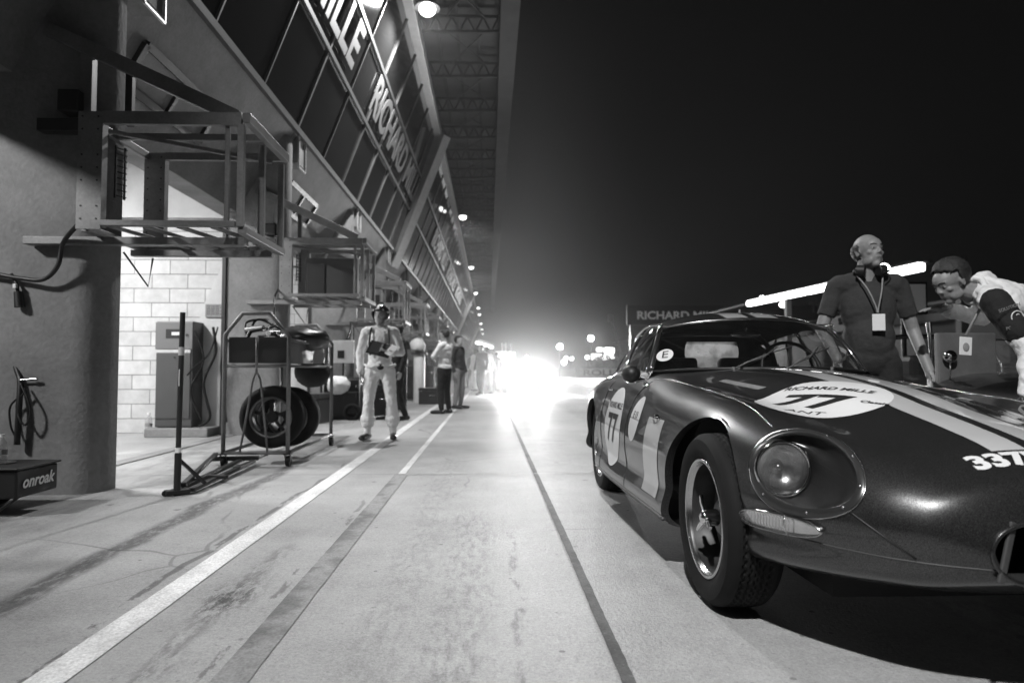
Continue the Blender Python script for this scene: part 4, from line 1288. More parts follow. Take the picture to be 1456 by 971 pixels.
# garage lights (inside each bay; they light the block walls and spill out)
for k in range(-1, 12):
    y = Y0 + k * BAY + 1.55
    ld = bpy.data.lights.new('garage_light', 'AREA' if k >= 0 else 'SPOT')
    if k >= 0: ld.shape = 'RECTANGLE'; ld.size = .25; ld.size_y = 1.1
    else: ld.spot_size = R(75); ld.spot_blend = .5; ld.shadow_soft_size = .22
    ld.energy = 1; ld.energy = GAR0 if k < 0 else GAR if k == 0 else GAR * .5 if k == 1 else GAR * .12
    lo = bpy.data.objects.new('garage_light', ld); COL.objects.link(lo); lo.location = (-5.8, y, 3.88)
    if k < 0: lo.rotation_euler = (Vector((-3.3, 4.95, 1.3)) - Vector((-5.8, y, 3.88))).to_track_quat('-Z', 'Y').to_euler()
    t = empty('garage_lamp', (-5.8, y, 3.93), 0, 'x', 'ceiling lamp', 'tube lamps on the garage ceilings')
    t['label'] = 'ceiling lamp of the %s garage' % ['out of sight near', 'nearest', 'second', 'third', 'fourth', 'fifth', 'sixth', 'seventh', 'eighth', 'ninth', 'tenth', 'eleventh', 'twelfth'][k + 1]
    b = bmesh.new(); box2(b, (-.15, -.6, .02), (.15, .6, .10)); obj('housing', b, M['white_paint'], t, bevel=.01)
    b = bmesh.new(); cyl(b, (-.06, -.56, 0), (-.06, .56, 0), .018); cyl(b, (.06, -.56, 0), (.06, .56, 0), .018); obj('tube_lamp', b, emis('tube_glow', 1, 12) if k == -1 else tube_m, t, True)
    if k == -1: tube_m = bpy.data.materials['tube_glow']
# ------------------------------------------------------------------ rig cages on the pillars
def rig_cage():
    C0 = Vector((-2.84, 5.10, 1.84))
    T = empty('equipment_cage', C0, 0, 'x', 'cage', 'steel equipment cages on the garage pillars')
    x0, x1, y0, y1, z0, z1 = -2.80, -1.70, 4.60, 5.48, 1.87, 2.66
    def Q(name, b, m, **k):
        bmesh.ops.translate(b, verts=b.verts[:], vec=-C0); return obj(name, b, m, T, **k)
    for y, nm in ((y0, 1), (y1, 0)):
        b = bmesh.new(); box2(b, (x0, y - .006, z0 - .02), (x0 + .165, y + .006, z1)); n0 = len(b.faces)
        box2(b, (x0, y + .0062, z0), (x0 + .012, y + .06, z1)); box2(b, (x0 + .153, y + .0062, z0), (x0 + .165, y + .06, z1)); n0 = len(b.faces)
        for xx in (.03, .135):
            for i in range(9):
                z = z0 + .05 + i * .088
                if i in (2, 6) and nm: continue
                cyl(b, (x0 + xx, y - .009, z), (x0 + xx, y - .0062, z), .0065, n=8)
        o = Q('corner_plate', b, M['galv'])
        o.data.materials.append(M['black'])
        for p in o.data.polygons[n0:]: p.material_index = 1
    w = .048
    def bar(name, a, c, ww=w, hh=None, m=None, up=Vector((0, 0, 1))):
        b = bmesh.new(); beam(b, a, c, ww, hh or ww, up); Q(name, b, m or M['galv'], bevel=.004)
    # top rails: deep front one
    bar('top_rail', (x0 + .167, y0, z1 - .045), (x1 + .0, y0, z1 - .045), .04, .09)
    bar('top_rail', (x0 + .167, y1, z1 - .03), (x1, y1, z1 - .03), .04, .06)
    bar('top_rail', (x1 + .03, y0, z1 - .03), (x1 + .03, y1 + .02, z1 - .03), .05, .07)
    bar('top_rail', (x0 + .02, y0 + .065, z1 - .03), (x0 + .02, y1 - .01, z1 - .03), .04, .06)
    bar('cross_rail', (x0 + .04, y0 + .40, z1 - .035), (x1, y0 + .40, z1 - .035), .035, .05)
    bar('cross_rail', (x0 + .04, y0 + .07, z1 - .09), (x1 - .05, y1 - .08, z1 - .09), .03, .03)
    for (yy, zz) in ((y0, z0), (y0 + .42, z0 - .03), (y1, z0 - .03)):
        bar('corner_post', (x1 - .0, yy, zz), (x1 - .0, yy, z1 - .085), .045)
    bar('corner_post', (x1 - .10, y0 + .02, z0), (x1 - .10, y0 + .02, z1 - .09), .03)
    bar('bottom_rail', (x0 + .167, y0, z0 + .02), (x1 - .03, y0, z0 + .02), .05, .04)
    bar('bottom_rail', (x0 + .167, y1, z0 + .0), (x1 - .03, y1, z0 + .0), .05, .05)
    bar('bottom_rail', (x1 + .01, y0, z0 - .02), (x1 + .01, y1, z0 - .02), .06, .05)
    bar('bottom_rail', (x0 + .02, y0 + .065, z0 - .0), (x0 + .02, y1 - .01, z0 - .0), .05, .05)
    for i in range(4):
        xa = x0 + .22 + i * .23
        bar('floor_slat', (xa, y0 + .03, z0 + .005), (xa + .16, y1 - .03, z0 + .005), .055, .016)
    bar('support_arm', (-3.32, 4.89, z0 - .05), (-1.76, 4.89, z0 - .05), .09, .055)
    bar('support_arm', (-2.82, 5.36, z0 - .055), (-1.72, 5.36, z0 - .055), .06, .05)
    bar('tie_boom', (-3.22, 4.90, 3.38), (-1.80, 4.80, 2.70), .07, .10, M['galv'])
    bar('tie_boom', (-3.25, 4.90, 2.66), (-2.82, 4.90, 2.66), .10, .09, M['steel_dark'])
    bar('hanger_post', (-2.92, 4.90, 2.62), (-2.92, 4.90, 3.20), .085, .07, M['galv'])
    bar('hanger_post', (-2.62, 4.90, 2.67), (-2.62, 4.90, 3.08), .05, .05, M['steel_dark'])
    b = bmesh.new(); box2(b, (-3.08, 4.80, 2.74), (-2.93, 4.94, 2.90)); Q('junction_box', b, M['black'], bevel=.01)
    b = bmesh.new()
    beam(b, (x0 + .20, y0 + .10, z0 + .22), (x0 + .20, y0 + .10, z1 - .2), .012); beam(b, (x0 + .23, y0 + .16, z0 + .22), (x0 + .23, y0 + .16, z1 - .2), .012)
    for i in range(9): beam(b, (x0 + .19, y0 + .10, z0 + .24 + i * .042), (x0 + .245, y0 + .16, z0 + .235 + i * .042), .007)
    Q('cable_comb', b, M['steel_dark'])
    b = bmesh.new(); tube(b, [(-2.78, 5.16, z0 - .08), (-2.60, 5.18, z0 - .34), (-2.58, 5.2, z0 - .12)], .008, 6); Q('hanging_strap', b, M['black'])
    return T
rc = rig_cage()
rcl = ['large riveted steel cage on the nearest pillar, upper left', 'pale steel cage on the second pillar, above the wheeled tyre rack', 'steel cage on the third pillar, right behind the helmeted marshal',
       'fourth steel cage in the row, seen past the marshal helmet', 'fifth steel cage in the row, small above the garage doors', 'sixth steel cage in the row', 'seventh steel cage in the row', 'eighth steel cage in the row']
for k in range(8):
    o = rc if k == 0 else copy_tree(rc)
    o.location.y = 5.10 + k * BAY; o['label'] = rcl[k]
    if k >= 5: o['label'] = 'tiny far %s steel cage down the garage row' % ['sixth', 'seventh', 'eighth'][k - 5]
# box with dark panel inside second cage
t = empty('control_box', (-2.3, 9.65, 1.90), 0, 'dark boxed unit inside the cage on the second pillar', 'control box')
b = bmesh.new(); box2(b, (-.34, .02, 0), (.40, .20, .60)); obj('case', b, M['case_grey'], t, bevel=.01)
b = bmesh.new(); box2(b, (-.30, .0, .05), (-.06, .018, .5)); obj('panel', b, M['black'], t)

# hoses on the nearest pillar
b = bmesh.new(); pts = smooth_path([W(-30, 385, 4.90), W(30, 396, 4.90), W(62, 397, 4.88), W(82, 378, 4.86), W(90, 345, 4.84), W(112, 318, 4.70)], 8); tube(b, pts, .016, 10)
tag(obj('thick_hose', b, M['black'], None, True), 'thick black hose drooping from the nearest cage across the pillar', 'hose')
t = empty('cable_plug', W(25, 425, 4.93), 0, 'black plug hanging on a short cable on the nearest pillar', 'plug')
b = bmesh.new(); tube(b, [(-.05, 0, .18), (0, -.01, .10), (.01, -.01, .04)], .012, 8); obj('cable', b, M['black'], t, True)
b = bmesh.new(); cyl(b, (.01, -.01, .05), (.025, -.01, -.06), .028, .034, 14); obj('plug_body', b, M['black'], t, auto=40)
b = bmesh.new(); box(b, (-.0, -.03, .09), (.02, .02, .03)); obj('clip', b, M['white_paint'], t)
t = empty('air_hose', (-3.66, 4.95, .25), 0, 'thin black air hose with nozzle looped upright by the pillar', 'hose')
def wl(px, py, Y, o): return W(px, py, Y) - Vector(o)
o_ = t.location
b = bmesh.new(); tube(b, smooth_path([wl(14, 500, 5.0, o_), wl(27, 533, 4.95, o_), wl(29, 545, 4.93, o_), wl(27, 580, 4.9, o_), wl(24, 632, 4.9, o_)], 8), .020, 10); obj('pipe', b, M['black'], t, True)
b = bmesh.new(); tube(b, smooth_path([wl(29, 545, 4.9, o_), wl(40, 570, 4.88, o_), wl(43, 590, 4.88, o_), wl(36, 604, 4.88, o_), wl(28, 596, 4.88, o_), wl(24, 575, 4.9, o_), wl(36, 556, 4.9, o_)], 8), .008, 8); obj('loop', b, M['black'], t, True)
b = bmesh.new(); tube(b, smooth_path([wl(26, 565, 4.9, o_), wl(14, 580, 4.9, o_), wl(16, 608, 4.9, o_), wl(25, 625, 4.9, o_)], 8), .007, 8); obj('loop', b, M['black'], t, True)
b = bmesh.new(); p, q = wl(29, 540, 4.92, o_), wl(53, 539, 4.92, o_); cyl(b, p, p.lerp(q, .6), .007); cyl(b, p.lerp(q, .6), q, .012, .009, 12); obj('nozzle', b, M['chrome_worn'], t, auto=40)

# trolley box with bottle
t = empty('battery_trolley', (-3.25, 4.38, 0), 0, 'low black equipment trolley with white maker lettering beside the nearest pillar', 'trolley')
b = bmesh.new(); box2(b, (-.62, -.20, .115), (.395, .19, .285)); obj('case', b, M['black'], t, bevel=.012)
b = bmesh.new(); box2(b, (-.64, -.215, .288), (.41, .205, .302)); obj('lid', b, M['black'], t, bevel=.005)
b = bmesh.new(); cyl(b, (.12, .02, .302), (.12, .02, .308), .10, .10, 32); obj('fan_grille', b, M['alloy'], t)
put_text('lettering', 'onroak', .105, (.4015, .0, .205), (0, 1, 0), (0, 0, 1), M['decal_white'], t, .001, .002, shear=.3, fitw=.30)
for (x, y) in ((-.02, -.26), (-.02, .24), (-.55, -.26)):
    w_ = empty('wheel', (x, y, .105)); w_.parent = t
    b = bmesh.new(); tube(b, [(math.cos(a) * .078, 0, math.sin(a) * .078) for a in [2*PI*k/28 for k in range(28)]], .027, 10, True); obj('tyre', b, M['rubber'], w_, True)
    b = bmesh.new(); cyl(b, (0, -.018, 0), (0, .018, 0), .056, .056, 24); obj('hub', b, M['alloy'], w_, auto=40)
b = bmesh.new(); cyl(b, (-.02, -.25, .105), (-.02, .23, .105), .012); obj('axle', b, M['steel_dark'], t)
b = bmesh.new(); tube(b, smooth_path([(.39, -.15, .13), (.30, -.3, .05), (-.1, -.33, .03)], 6), .009, 8); obj('tow_bar', b, M['steel_dark'], t, True)
def bottle(loc, label, h=.20, cloudy=False):
    t = empty('water_bottle', loc, 0, label, 'bottle')
    k = h / .20
    b = bmesh.new(); lathe(b, [(.001, 0), (.028, .0), (.031, .006), (.030, .03), (.032, .036), (.030, .06), (.032, .066), (.030, .10), (.032, .125), (.028, .145), (.014, .168), (.0125, .182)], (0, 0, 0), (0, 0, 1), 24)
    bmesh.ops.scale(b, vec=(k, k, k), verts=b.verts[:]); obj('bottle_body', b, M['bottle'], t, True)
    b = bmesh.new(); cyl(b, (0, 0, .180 * k), (0, 0, .198 * k), .0145 * k, .0145 * k, 16); obj('cap', b, M['white_paint'], t, auto=40)
    b = bmesh.new(); lathe(b, [(.0325 * k, .066 * k), (.0325 * k, .10 * k)], (0, 0, 0), (0, 0, 1), 24); obj('paper_label', b, M['cloth_mid'], t, True)
bottle((-3.06, 4.34, .303), 'clear water bottle standing on the black trolley', .19)
bottle(G(211, 617) + Vector((.0, 0, .0)), 'cloudy plastic bottle on the floor against the block wall', .30)
# flat mat case under the trolley
b = bmesh.new(); box2(b, (-3.8, 4.16, .004), (-3.30, 4.6, .03)); tag(obj('ground_sheet', b, M['black_soft'], bevel=.004), 'thin black sheet on the ground under the trolley', 'sheet')

# fuel control cabinet by the block wall
t = empty('pump_cabinet', (-4.23, 9.25, 0), 0, 'dark grey two door pump cabinet on a pale plinth', 'cabinet')
b = bmesh.new(); box2(b, (-.33, -.20, 0), (.50, .40, .115)); obj('plinth', b, M['concrete'], t, bevel=.012)
b = bmesh.new(); box2(b, (-.26, -.06, .125), (.23, .40, 1.55)); obj('case', b, M['grey_paint'], t, bevel=.012)
b = bmesh.new(); box2(b, (-.25, -.075, .24), (.205, -.062, 1.12)); obj('door', b, M['grey_paint'], t, bevel=.004)
b = bmesh.new(); box2(b, (-.262, -.085, 1.17), (.232, -.062, 1.54)); hp = obj('head_panel', b, mat('panel_grey', .13, .5), t, bevel=.006)
b = bmesh.new(); box2(b, (-.12, -.092, 1.32), (.08, -.0865, 1.44)); obj('display', b, M['black'], hp)
b = bmesh.new(); box2(b, (-.04, -.097, 1.36), (.07, -.0925, 1.40)); obj('display_sticker', b, M['white_paint'], hp)
for z in (1.36,): 
    b = bmesh.new(); cyl(b, (.16, -.10, z), (.16, -.0865, z), .016); obj('lock', b, M['black'], hp)
b = bmesh.new(); box2(b, (-.25, -.078, 1.125), (.205, -.062, 1.165)); obj('handle_strip', b, M['galv_light'], t)
b = bmesh.new(); cyl(b, (.0, -.085, 1.06), (.0, -.076, 1.06), .014); obj('lock', b, M['black'], t)
b = bmesh.new(); box2(b, (-.22, -.05, .116), (.2, .38, .1245)); obj('base_skirt', b, M['black'], t)
# black hoses added in place of the curved shade right of the cabinet
t = empty('shade_hoses', (-3.86, 9.30, .12), 0, 'added black hoses standing in for curved shade beside the dark cabinet', 'hose')
b = bmesh.new(); tube(b, smooth_path([(.12, -.1, 1.35), (.18, -.16, 1.0), (.05, -.2, .6), (.14, -.2, .15), (.0, -.22, .02)], 8), .018, 8); obj('hose', b, M['rubber'], t, True)
b = bmesh.new(); tube(b, smooth_path([(-.1, -.16, 1.3), (.05, -.22, .9), (-.12, -.2, .5), (.04, -.22, .1)], 8), .012, 8); obj('hose', b, M['rubber'], t, True)
b = bmesh.new(); tube(b, smooth_path([(-.18, -.18, .7), (-.05, -.24, .82), (.12, -.2, 1.0), (.2, -.14, 1.35)], 8), .010, 8); obj('hose', b, M['rubber'], t, True)
# plaque
t = empty('wall_plaque', (-3.83, 9.495, 1.72), 0, 'small grey notice plate on the pale wall above the cabinet', 'sign')
b = bmesh.new(); box2(b, (-.14, -.012, -.09), (.14, .010, .09)); obj('plate', b, mat('plaque', .22, .6, nz=.3, scale=20), t, bevel=.003)
b = bmesh.new()
for i in range(6):
    for j in range(4 if i % 2 else 3):
        box2(b, (-.12 + j * .062, -.014, .065 - i * .024), (-.12 + j * .062 + .05, -.0122, .073 - i * .024))
obj('text_rows', b, M['cloth_dark'], t)

# quick lift jack with upright pole
t = empty('jack_pole', (-2.225, 4.90, 0), 0, 'upright dark pole of a long low jack lying on the concrete', 'jack')
b = bmesh.new(); cyl(b, (0, 0, .06), (.015, 0, 1.31), .0185, .0185, 20); obj('pole', b, M['steel_dark'], t, auto=40)
b = bmesh.new(); cyl(b, (0, 0, .0), (.003, 0, .30), .024, .024, 20); obj('socket', b, M['black'], t, auto=40)
b = bmesh.new(); cyl(b, (.003, 0, .305), (.0035, 0, .34), .0205, n=20); obj('pale_band', b, M['white_paint'], t, auto=40)
b = bmesh.new(); cyl(b, (.011, 0, 1.0), (.0115, 0, 1.06), .0200, n=20); obj('pale_band', b, M['galv_light'], t, auto=40)
b = bmesh.new(); cyl(b, (.007, -.0189, .78), (.008, -.0189, .90), .0035); obj('reflector_dot', b, M['white_paint'], t)
b = bmesh.new(); beam(b, (.005, 0, .26), (.13, .16, .06), .022); obj('brace', b, M['black'], t)
ends = G(352, 659) - t.location; mid_ = G(330, 668) - t.location
b = bmesh.new()
beam(b, (-.07, -.03, .025), (.06, .06, .025), .09, .03)
beam(b, (-.02, 0, .03), (ends.x - .05, ends.y, .04), .05, .03); beam(b, (.08, .05, .03), (ends.x + .10, ends.y - .12, .04), .045, .03)
beam(b, (.0, .10, .06), (ends.x - .28, ends.y - .05, .10), .04, .03)
beam(b, (ends.x - .3, ends.y - .1, .06), (ends.x + .12, ends.y - .05, .06), .05, .04)
beam(b, (.0, .55, .05), (.16, .5, .05), .04, .03)
obj('base_frame', b, M['black'], t, bevel=.004)
for p in ((-.065, -.03), (.02, .08)):
    b = bmesh.new(); cyl(b, (p[0], p[1] - .02, .022), (p[0], p[1] + .02, .022), .02); obj('roller', b, M['rubber'], t, auto=40)

# tyre rack cart
def cart():
    t = empty('tyre_rack', (-2.15, 7.1, 0), 0, 'wheeled tubular steel rack with a full tray above standing tyres', 'cart')
    o_ = Vector(t.location)
    def tb(name, pts, r=.017, m=None, n=10, k=None):
        b = bmesh.new(); tube(b, [Vector(p) - o_ for p in pts], r, n); return obj(name, b, m or M['galv'], t, True)
    x0, x1, ya, yb = -2.45, -1.86, 6.30, 8.0
    for y in (ya, yb):
        tb('end_frame', [(x0, y, .12), (x0, y, 1.22), (x0 + .16, y, 1.42), (x1 - .18, y, 1.42), (x1, y, 1.20), (x1, y, .12)], .020)
    for z in (.13,):
        tb('base_rail', [(x0, ya, z), (x0, yb, z)], .018); tb('base_rail', [(x1, ya, z), (x1, yb, z)], .018)
        tb('base_rail', [(x0, ya, z), (x1, ya, z)], .018); tb('base_rail', [(x0, yb, z), (x1, yb, z)], .018)
    for x in (x0, x1):
        tb('side_rail', [(x, ya, .93), (x, yb, .93)], .015); tb('side_rail', [(x, ya, 1.17), (x, yb, 1.17)], .013)
    tb('side_rail', [(x0, ya, .93), (x1, ya, .93)], .015)
    # front hairpin hanger
    pts = [(x0 + .16, ya - .02, .14)] + smooth_path([(x0 + .24, ya - .02, .62), (x0 + .27, ya - .02, .80), (x0 + .30, ya - .02, .86), (x0 + .335, ya - .02, .80), (x0 + .36, ya - .02, .62)], 5) + [(x0 + .41, ya - .02, .14)]
    tb('hairpin_hanger', pts, .010)
    tb('hanger_link', [(x0 + .30, ya - .02, .86), (x0 + .30, ya - .02, 1.2)], .012)
    tb('lower_prop', [(x0 + .25, ya + .9, .14), (x0 + .25, ya + .9, .92)], .012)
    b = bmesh.new(); X0, X1 = x0 + .03, x1 - .03
    for (a, c) in (((X0, ya + .02, .96), (X1, ya + .035, 1.20)), ((X0, yb - .035, .96), (X1, yb - .02, 1.20)), ((X0, ya + .036, .96), (X0 + .015, yb - .036, 1.20)), ((X1 - .015, ya + .036, .96), (X1, yb - .036, 1.20)), ((X0 + .016, ya + .036, .96), (X1 - .016, yb - .036, .975))):
        box2(b, Vector(a) - o_, Vector(c) - o_)
    obj('tray', b, M['case_grey'], t)
    for (x, y) in ((x0, ya), (x1, ya), (x0, yb), (x1, yb)):
        w_ = empty('castor', Vector((x, y, .0)) - o_); w_.parent = t
        b = bmesh.new(); cyl(b, (-.018, .03, .05), (.018, .03, .05), .05, .05, 20); obj('castor_wheel', b, M['rubber'], w_, auto=40)
        b = bmesh.new(); beam(b, (-.024, .02, .05), (-.024, 0, .12), .006, .03); beam(b, (.024, .02, .05), (.024, 0, .12), .006, .03); box(b, (0, 0, .118), (.07, .07, .01)); obj('castor_fork', b, M['steel_dark'], w_)
    return t
cart()
def loose_tyre(loc, ax, label, R_=.30, w=.24, rimr=.19, worn=True):
    t = empty('race_tyre', loc, 0, label, 'tyre', 'tyres on the tyre rack')
    b = bmesh.new(); h = w / 2
    lathe(b, [(rimr, h - .03), (rimr + .015, h - .012), (R_ - .05, h), (R_ - .015, h - .015), (R_, h - .05), (R_, 0), (R_, -h + .05), (R_ - .015, -h + .015), (R_ - .05, -h), (rimr + .015, -h + .012), (rimr, -h + .03)], (0, 0, 0), ax, 56); obj('tyre', b, M['rubber'], t, True)
    b = bmesh.new(); lathe(b, [(rimr + .004, h - .03), (rimr + .010, h - .016), (rimr - .004, h - .012), (rimr - .014, h - .03), (rimr - .02, 0), (rimr - .02, -h + .03), (rimr, -h + .02)], (0, 0, 0), ax, 48); obj('rim', b, M['alloy'], t, True)
    b = bmesh.new()
    f = frame_from(ax)
    lathe(b, [(.06, .03), (.05, .06), (.001, .065)], (0, 0, 0), ax, 24)
    for k in range(5):
        a = R(72 * k + 20); p = f @ Vector((math.cos(a) * .05, math.sin(a) * .05, .03)); q = f @ Vector((math.cos(a) * (rimr - .018), math.sin(a) * (rimr - .018), .01)); beam(b, p, q, .045, .03)
    obj('spokes', b, M['steel_dark'], t, auto=40)
    return t
loose_tyre((-2.10, 6.62, .44), (.10, -1, 0), 'front tyre with worn rim standing low in the rack')
loose_tyre((-2.04, 6.95, .42), (.10, -1, 0), 'second tyre tucked behind the front one in the rack')
b = bmesh.new(); sphere(b, (0, 0, 0), (.30, .34, .13), 20)
for v in b.verts: v.co += Vector((random.uniform(-.015, .015), random.uniform(-.015, .015), random.uniform(-.02, .02)))
tag(obj('black_bundle', b, M['leather'], None, True, (-2.0, 7.2, 1.22)), 'shiny black bundle lying in the rack tray', 'bundle')
b = bmesh.new(); sphere(b, (0, 0, 0), (.20, .22, .16), 20)
for v in b.verts: v.co += Vector((random.uniform(-.012, .012), random.uniform(-.012, .012), random.uniform(-.015, .015)))
tag(obj('tool_bag', b, M['black_soft'], None, True, (-2.02, 7.75, .86)), 'dark bag hanging under the rear of the tray', 'bag')
b = bmesh.new()
tube(b, smooth_path([(-2.36, 6.6, 1.20), (-2.40, 6.7, 1.36), (-2.25, 6.8, 1.40), (-2.12, 6.7, 1.34), (-2.22, 6.6, 1.28), (-2.34, 6.7, 1.32), (-2.30, 6.8, 1.40), (-2.08, 6.9, 1.28), (-2.02, 6.7, 1.21)], 8), .012, 8)
tag(obj('coiled_cable', b, M['black'], None, True), 'coiled black cable piled in the left of the tray', 'cable')
t = empty('air_gun', (-2.28, 6.55, 1.22), 0, 'shiny wheel gun lying in the left end of the tray', 'wheel gun')
b = bmesh.new(); cyl(b, (-.08, .05, .06), (.10, .0, .08), .035, .03, 18); cyl(b, (.10, 0, .08), (.15, -.01, .085), .015); obj('gun_body', b, M['chrome_worn'], t, auto=40)
b = bmesh.new(); cyl(b, (-.03, .03, .06), (-.05, -.02, -.02), .02, .018); obj('handle', b, M['black'], t, auto=40)
t = empty('air_gun', (-2.10, 6.60, 1.215), R(70), 'smaller wheel gun beside the coiled cable in the tray', 'wheel gun')
b = bmesh.new(); cyl(b, (-.08, .0, .03), (.08, .0, .04), .03, .026, 18); obj('gun_body', b, M['chrome_worn'], t, auto=40)
b = bmesh.new(); cyl(b, (.0, .0, .04), (.0, -.06, .0), .018, .016); obj('handle', b, M['black'], t, auto=40)
b = bmesh.new(); tube(b, smooth_path([W(395, 412, 9.0), W(390, 425, 8.7), W(389, 455, 8.2), W(380, 475, 7.6), W(368, 478, 7.0)], 8), .012, 8)
tag(obj('air_line', b, M['black'], None, True), 'black air line dropping from the second cage into the rack', 'hose')
b = bmesh.new(); tube(b, smooth_path([W(330, 460, 8.3), W(322, 480, 8.3), W(314, 520, 8.3), W(318, 560, 8.3), W(322, 600, 8.3)], 8), .014, 8)
tag(obj('floor_hose', b, M['black'], None, True), 'black hose hanging beside the left rack post', 'hose')
b = bmesh.new(); tube(b, smooth_path([W(497, 452, 13.6), W(498, 470, 13.5), W(490, 485, 13.4), W(478, 489, 13.3)], 8), .016, 8)
tag(obj('hose_tail', b, M['black'], None, True), 'black hose curling below the third cage behind the rack', 'hose')

# garage clutter behind the marshal
def crate(name, loc, s, m, label, cat, rz=0, lid=True):
    t = empty(name, loc, rz, label, cat)
    b = bmesh.new(); box2(b, (-s[0]/2, -s[1]/2, 0), (s[0]/2, s[1]/2, s[2] * .82)); obj('case', b, m, t, bevel=.015)
    b = bmesh.new(); box2(b, (-s[0]/2 - .01, -s[1]/2 - .01, s[2] * .82 + .003), (s[0]/2 + .01, s[1]/2 + .01, s[2])); obj('lid', b, m, t, bevel=.012)
    b = bmesh.new(); tube(b, [(-.08, -s[1]/2 - .004, s[2] * .55), (-.07, -s[1]/2 - .03, s[2] * .55), (.07, -s[1]/2 - .03, s[2] * .55), (.08, -s[1]/2 - .004, s[2] * .55)], .008, 6); obj('handle', b, M['chrome_worn'], t, True)
    for x in (-s[0]/2 + .06, s[0]/2 - .06):
        b = bmesh.new(); box(b, (x, -s[1]/2 - .012, s[2] * .80), (.03, .016, .05)); obj('latch', b, M['chrome_worn'], t)
    return t
crate('tool_chest', (-2.70, 12.4, 0), (.7, .5, .75), M['black'], 'black tool chest on the floor just left of the marshal', 'tool chest', .1)
crate('flight_case', (-3.05, 11.4, 0), (.6, .5, .5), M['case_grey'], 'dark grey flight case behind the tyre rack', 'case', -.15)
crate('battery_case', (-2.1, 13.2, 0), (.55, .45, .6), M['black'], 'black case seen between the marshal legs', 'case', .3)
crate('tool_case', (-2.15, 15.2, 0), (.6, .5, 1.2), M['black_soft'], 'tall black case right of the marshal, under the cages', 'case', .1)
crate('rolling_case', (-1.45, 17.6, 0), (.7, .6, .42), M['black_soft'], 'low black case at the foot of the white cylinder', 'case', .0)
crate('spares_case', (-2.1, 20.5, 0), (.9, .6, 1.0), M['black_soft'], 'large black case behind the white shirted man', 'case', .0)
t = empty('gas_cylinder', (-1.86, 18.0, 0), 0, 'white cylinder with a pale bag on top beside black cases', 'cylinder')
b = bmesh.new(); lathe(b, [(.001, 0), (.14, 0), (.15, .02), (.15, 1.25), (.14, 1.29), (.001, 1.30)], (0, 0, 0), (0, 0, 1), 28); obj('shell', b, M['white_paint'], t, auto=40)
b = bmesh.new(); cyl(b, (0, 0, 1.30), (0, 0, 1.34), .22, .22, 24); obj('collar', b, M['black'], t, auto=40)
b = bmesh.new(); sphere(b, (-.05, 0, 1.46), (.2, .16, .2), 18)
for v in b.verts: v.co += Vector((random.uniform(-.02, .02), random.uniform(-.02, .02), random.uniform(-.02, .02)))
tag(obj('pale_bag', b, M['cloth_white'], None, True, (-1.86, 18.0, .09)), 'crumpled pale bag on top of the white cylinder', 'bag')
t = empty('white_sign_board', W(488, 500, 12.0), 0, 'small white board with a dark square left of the marshal', 'board')
b = bmesh.new(); box2(b, (-.19, 0, -.20), (.19, .02, .20)); obj('board', b, M['white_paint'], t, bevel=.004)
b = bmesh.new(); box2(b, (-.10, -.006, -.12), (.02, -.001, .02)); obj('dark_square', b, M['black'], t)
b = bmesh.new(); cyl(b, (0, .03, -1.0), (0, .03, -.1), .02); obj('stand', b, M['black'], t)
# a small engine like generator with pale cover
t = empty('generator', G(489, 596), 0, 'small generator with a pale fan housing beside the rack', 'generator')
b = bmesh.new(); box2(b, (-.3, -.2, .08), (.3, .25, .5)); obj('engine_block', b, M['black'], t, bevel=.03)
b = bmesh.new(); sphere(b, (-.05, -.24, .62), (.20, .14, .16), 20)
for v in b.verts: v.co += Vector((random.uniform(-.018, .018), random.uniform(-.018, .018), random.uniform(-.018, .018)))
obj('cover', b, M['cloth_white'], t, True)
b = bmesh.new()
for a in ((-.32, -.22), (.32, -.22), (-.32, .26), (.32, .26)): tube(b, [(a[0], a[1], 0), (a[0], a[1], .72)], .015, 8)
tube(b, [(-.32, -.22, .72), (.32, -.22, .72), (.32, .26, .72), (-.32, .26, .72)], .015, 8, True)
obj('roll_frame', b, M['galv'], t, True)
b = bmesh.new(); tube(b, [(math.cos(a_) * .12 + .2, -.26, math.sin(a_) * .12 + .14) for a_ in [2*PI*k/24 for k in range(24)]], .04, 8, True); obj('wheel', b, M['rubber'], t, True)
# shelf desk with screens under the far cages
for i, (x, y, h, lab) in enumerate(((-2.9, 18.5, 1.5, 'dark shelving unit under the fifth cage'), (-2.6, 23.0, 1.6, 'dark shelving unit far down the garage row'), (-2.5, 29.0, 1.6, 'farthest dark shelving unit in the row'))):
    t = empty('shelf_unit', (x, y, 0), 0, lab, 'shelf', 'dark shelves along the garages')
    for z in (.1, h * .36, h * .66, h):
        b = bmesh.new(); box2(b, (-.4, -.25, z - .015), (.4, .25, z + .015)); obj('shelf', b, M['steel_dark'], t)
    for (px_, py_) in ((-.385, -.235), (.385, -.235), (-.385, .235), (.385, .235)):
        b = bmesh.new(); box2(b, (px_ - .015, py_ - .015, 0), (px_ + .015, py_ + .015, h + .016)); obj('upright', b, M['galv'], t)
    b = bmesh.new()
    random.seed(30 + i)
    for z in (.115, h * .36 + .015, h * .66 + .015, h + .015):
        x_ = -.36
        while x_ < .3:
            w = random.uniform(.08, .2); hh = random.uniform(.1, .32); 
            bb_ = bmesh.new(); box2(bb_, (x_, -.18, z + .002), (x_ + w - .02, .16, z + hh)); tag(obj('stored_box', bb_, random.choice([M['black'], M['case_grey'], M['cloth_mid'], M['white_paint']]), t)); x_ += w
    b.free()
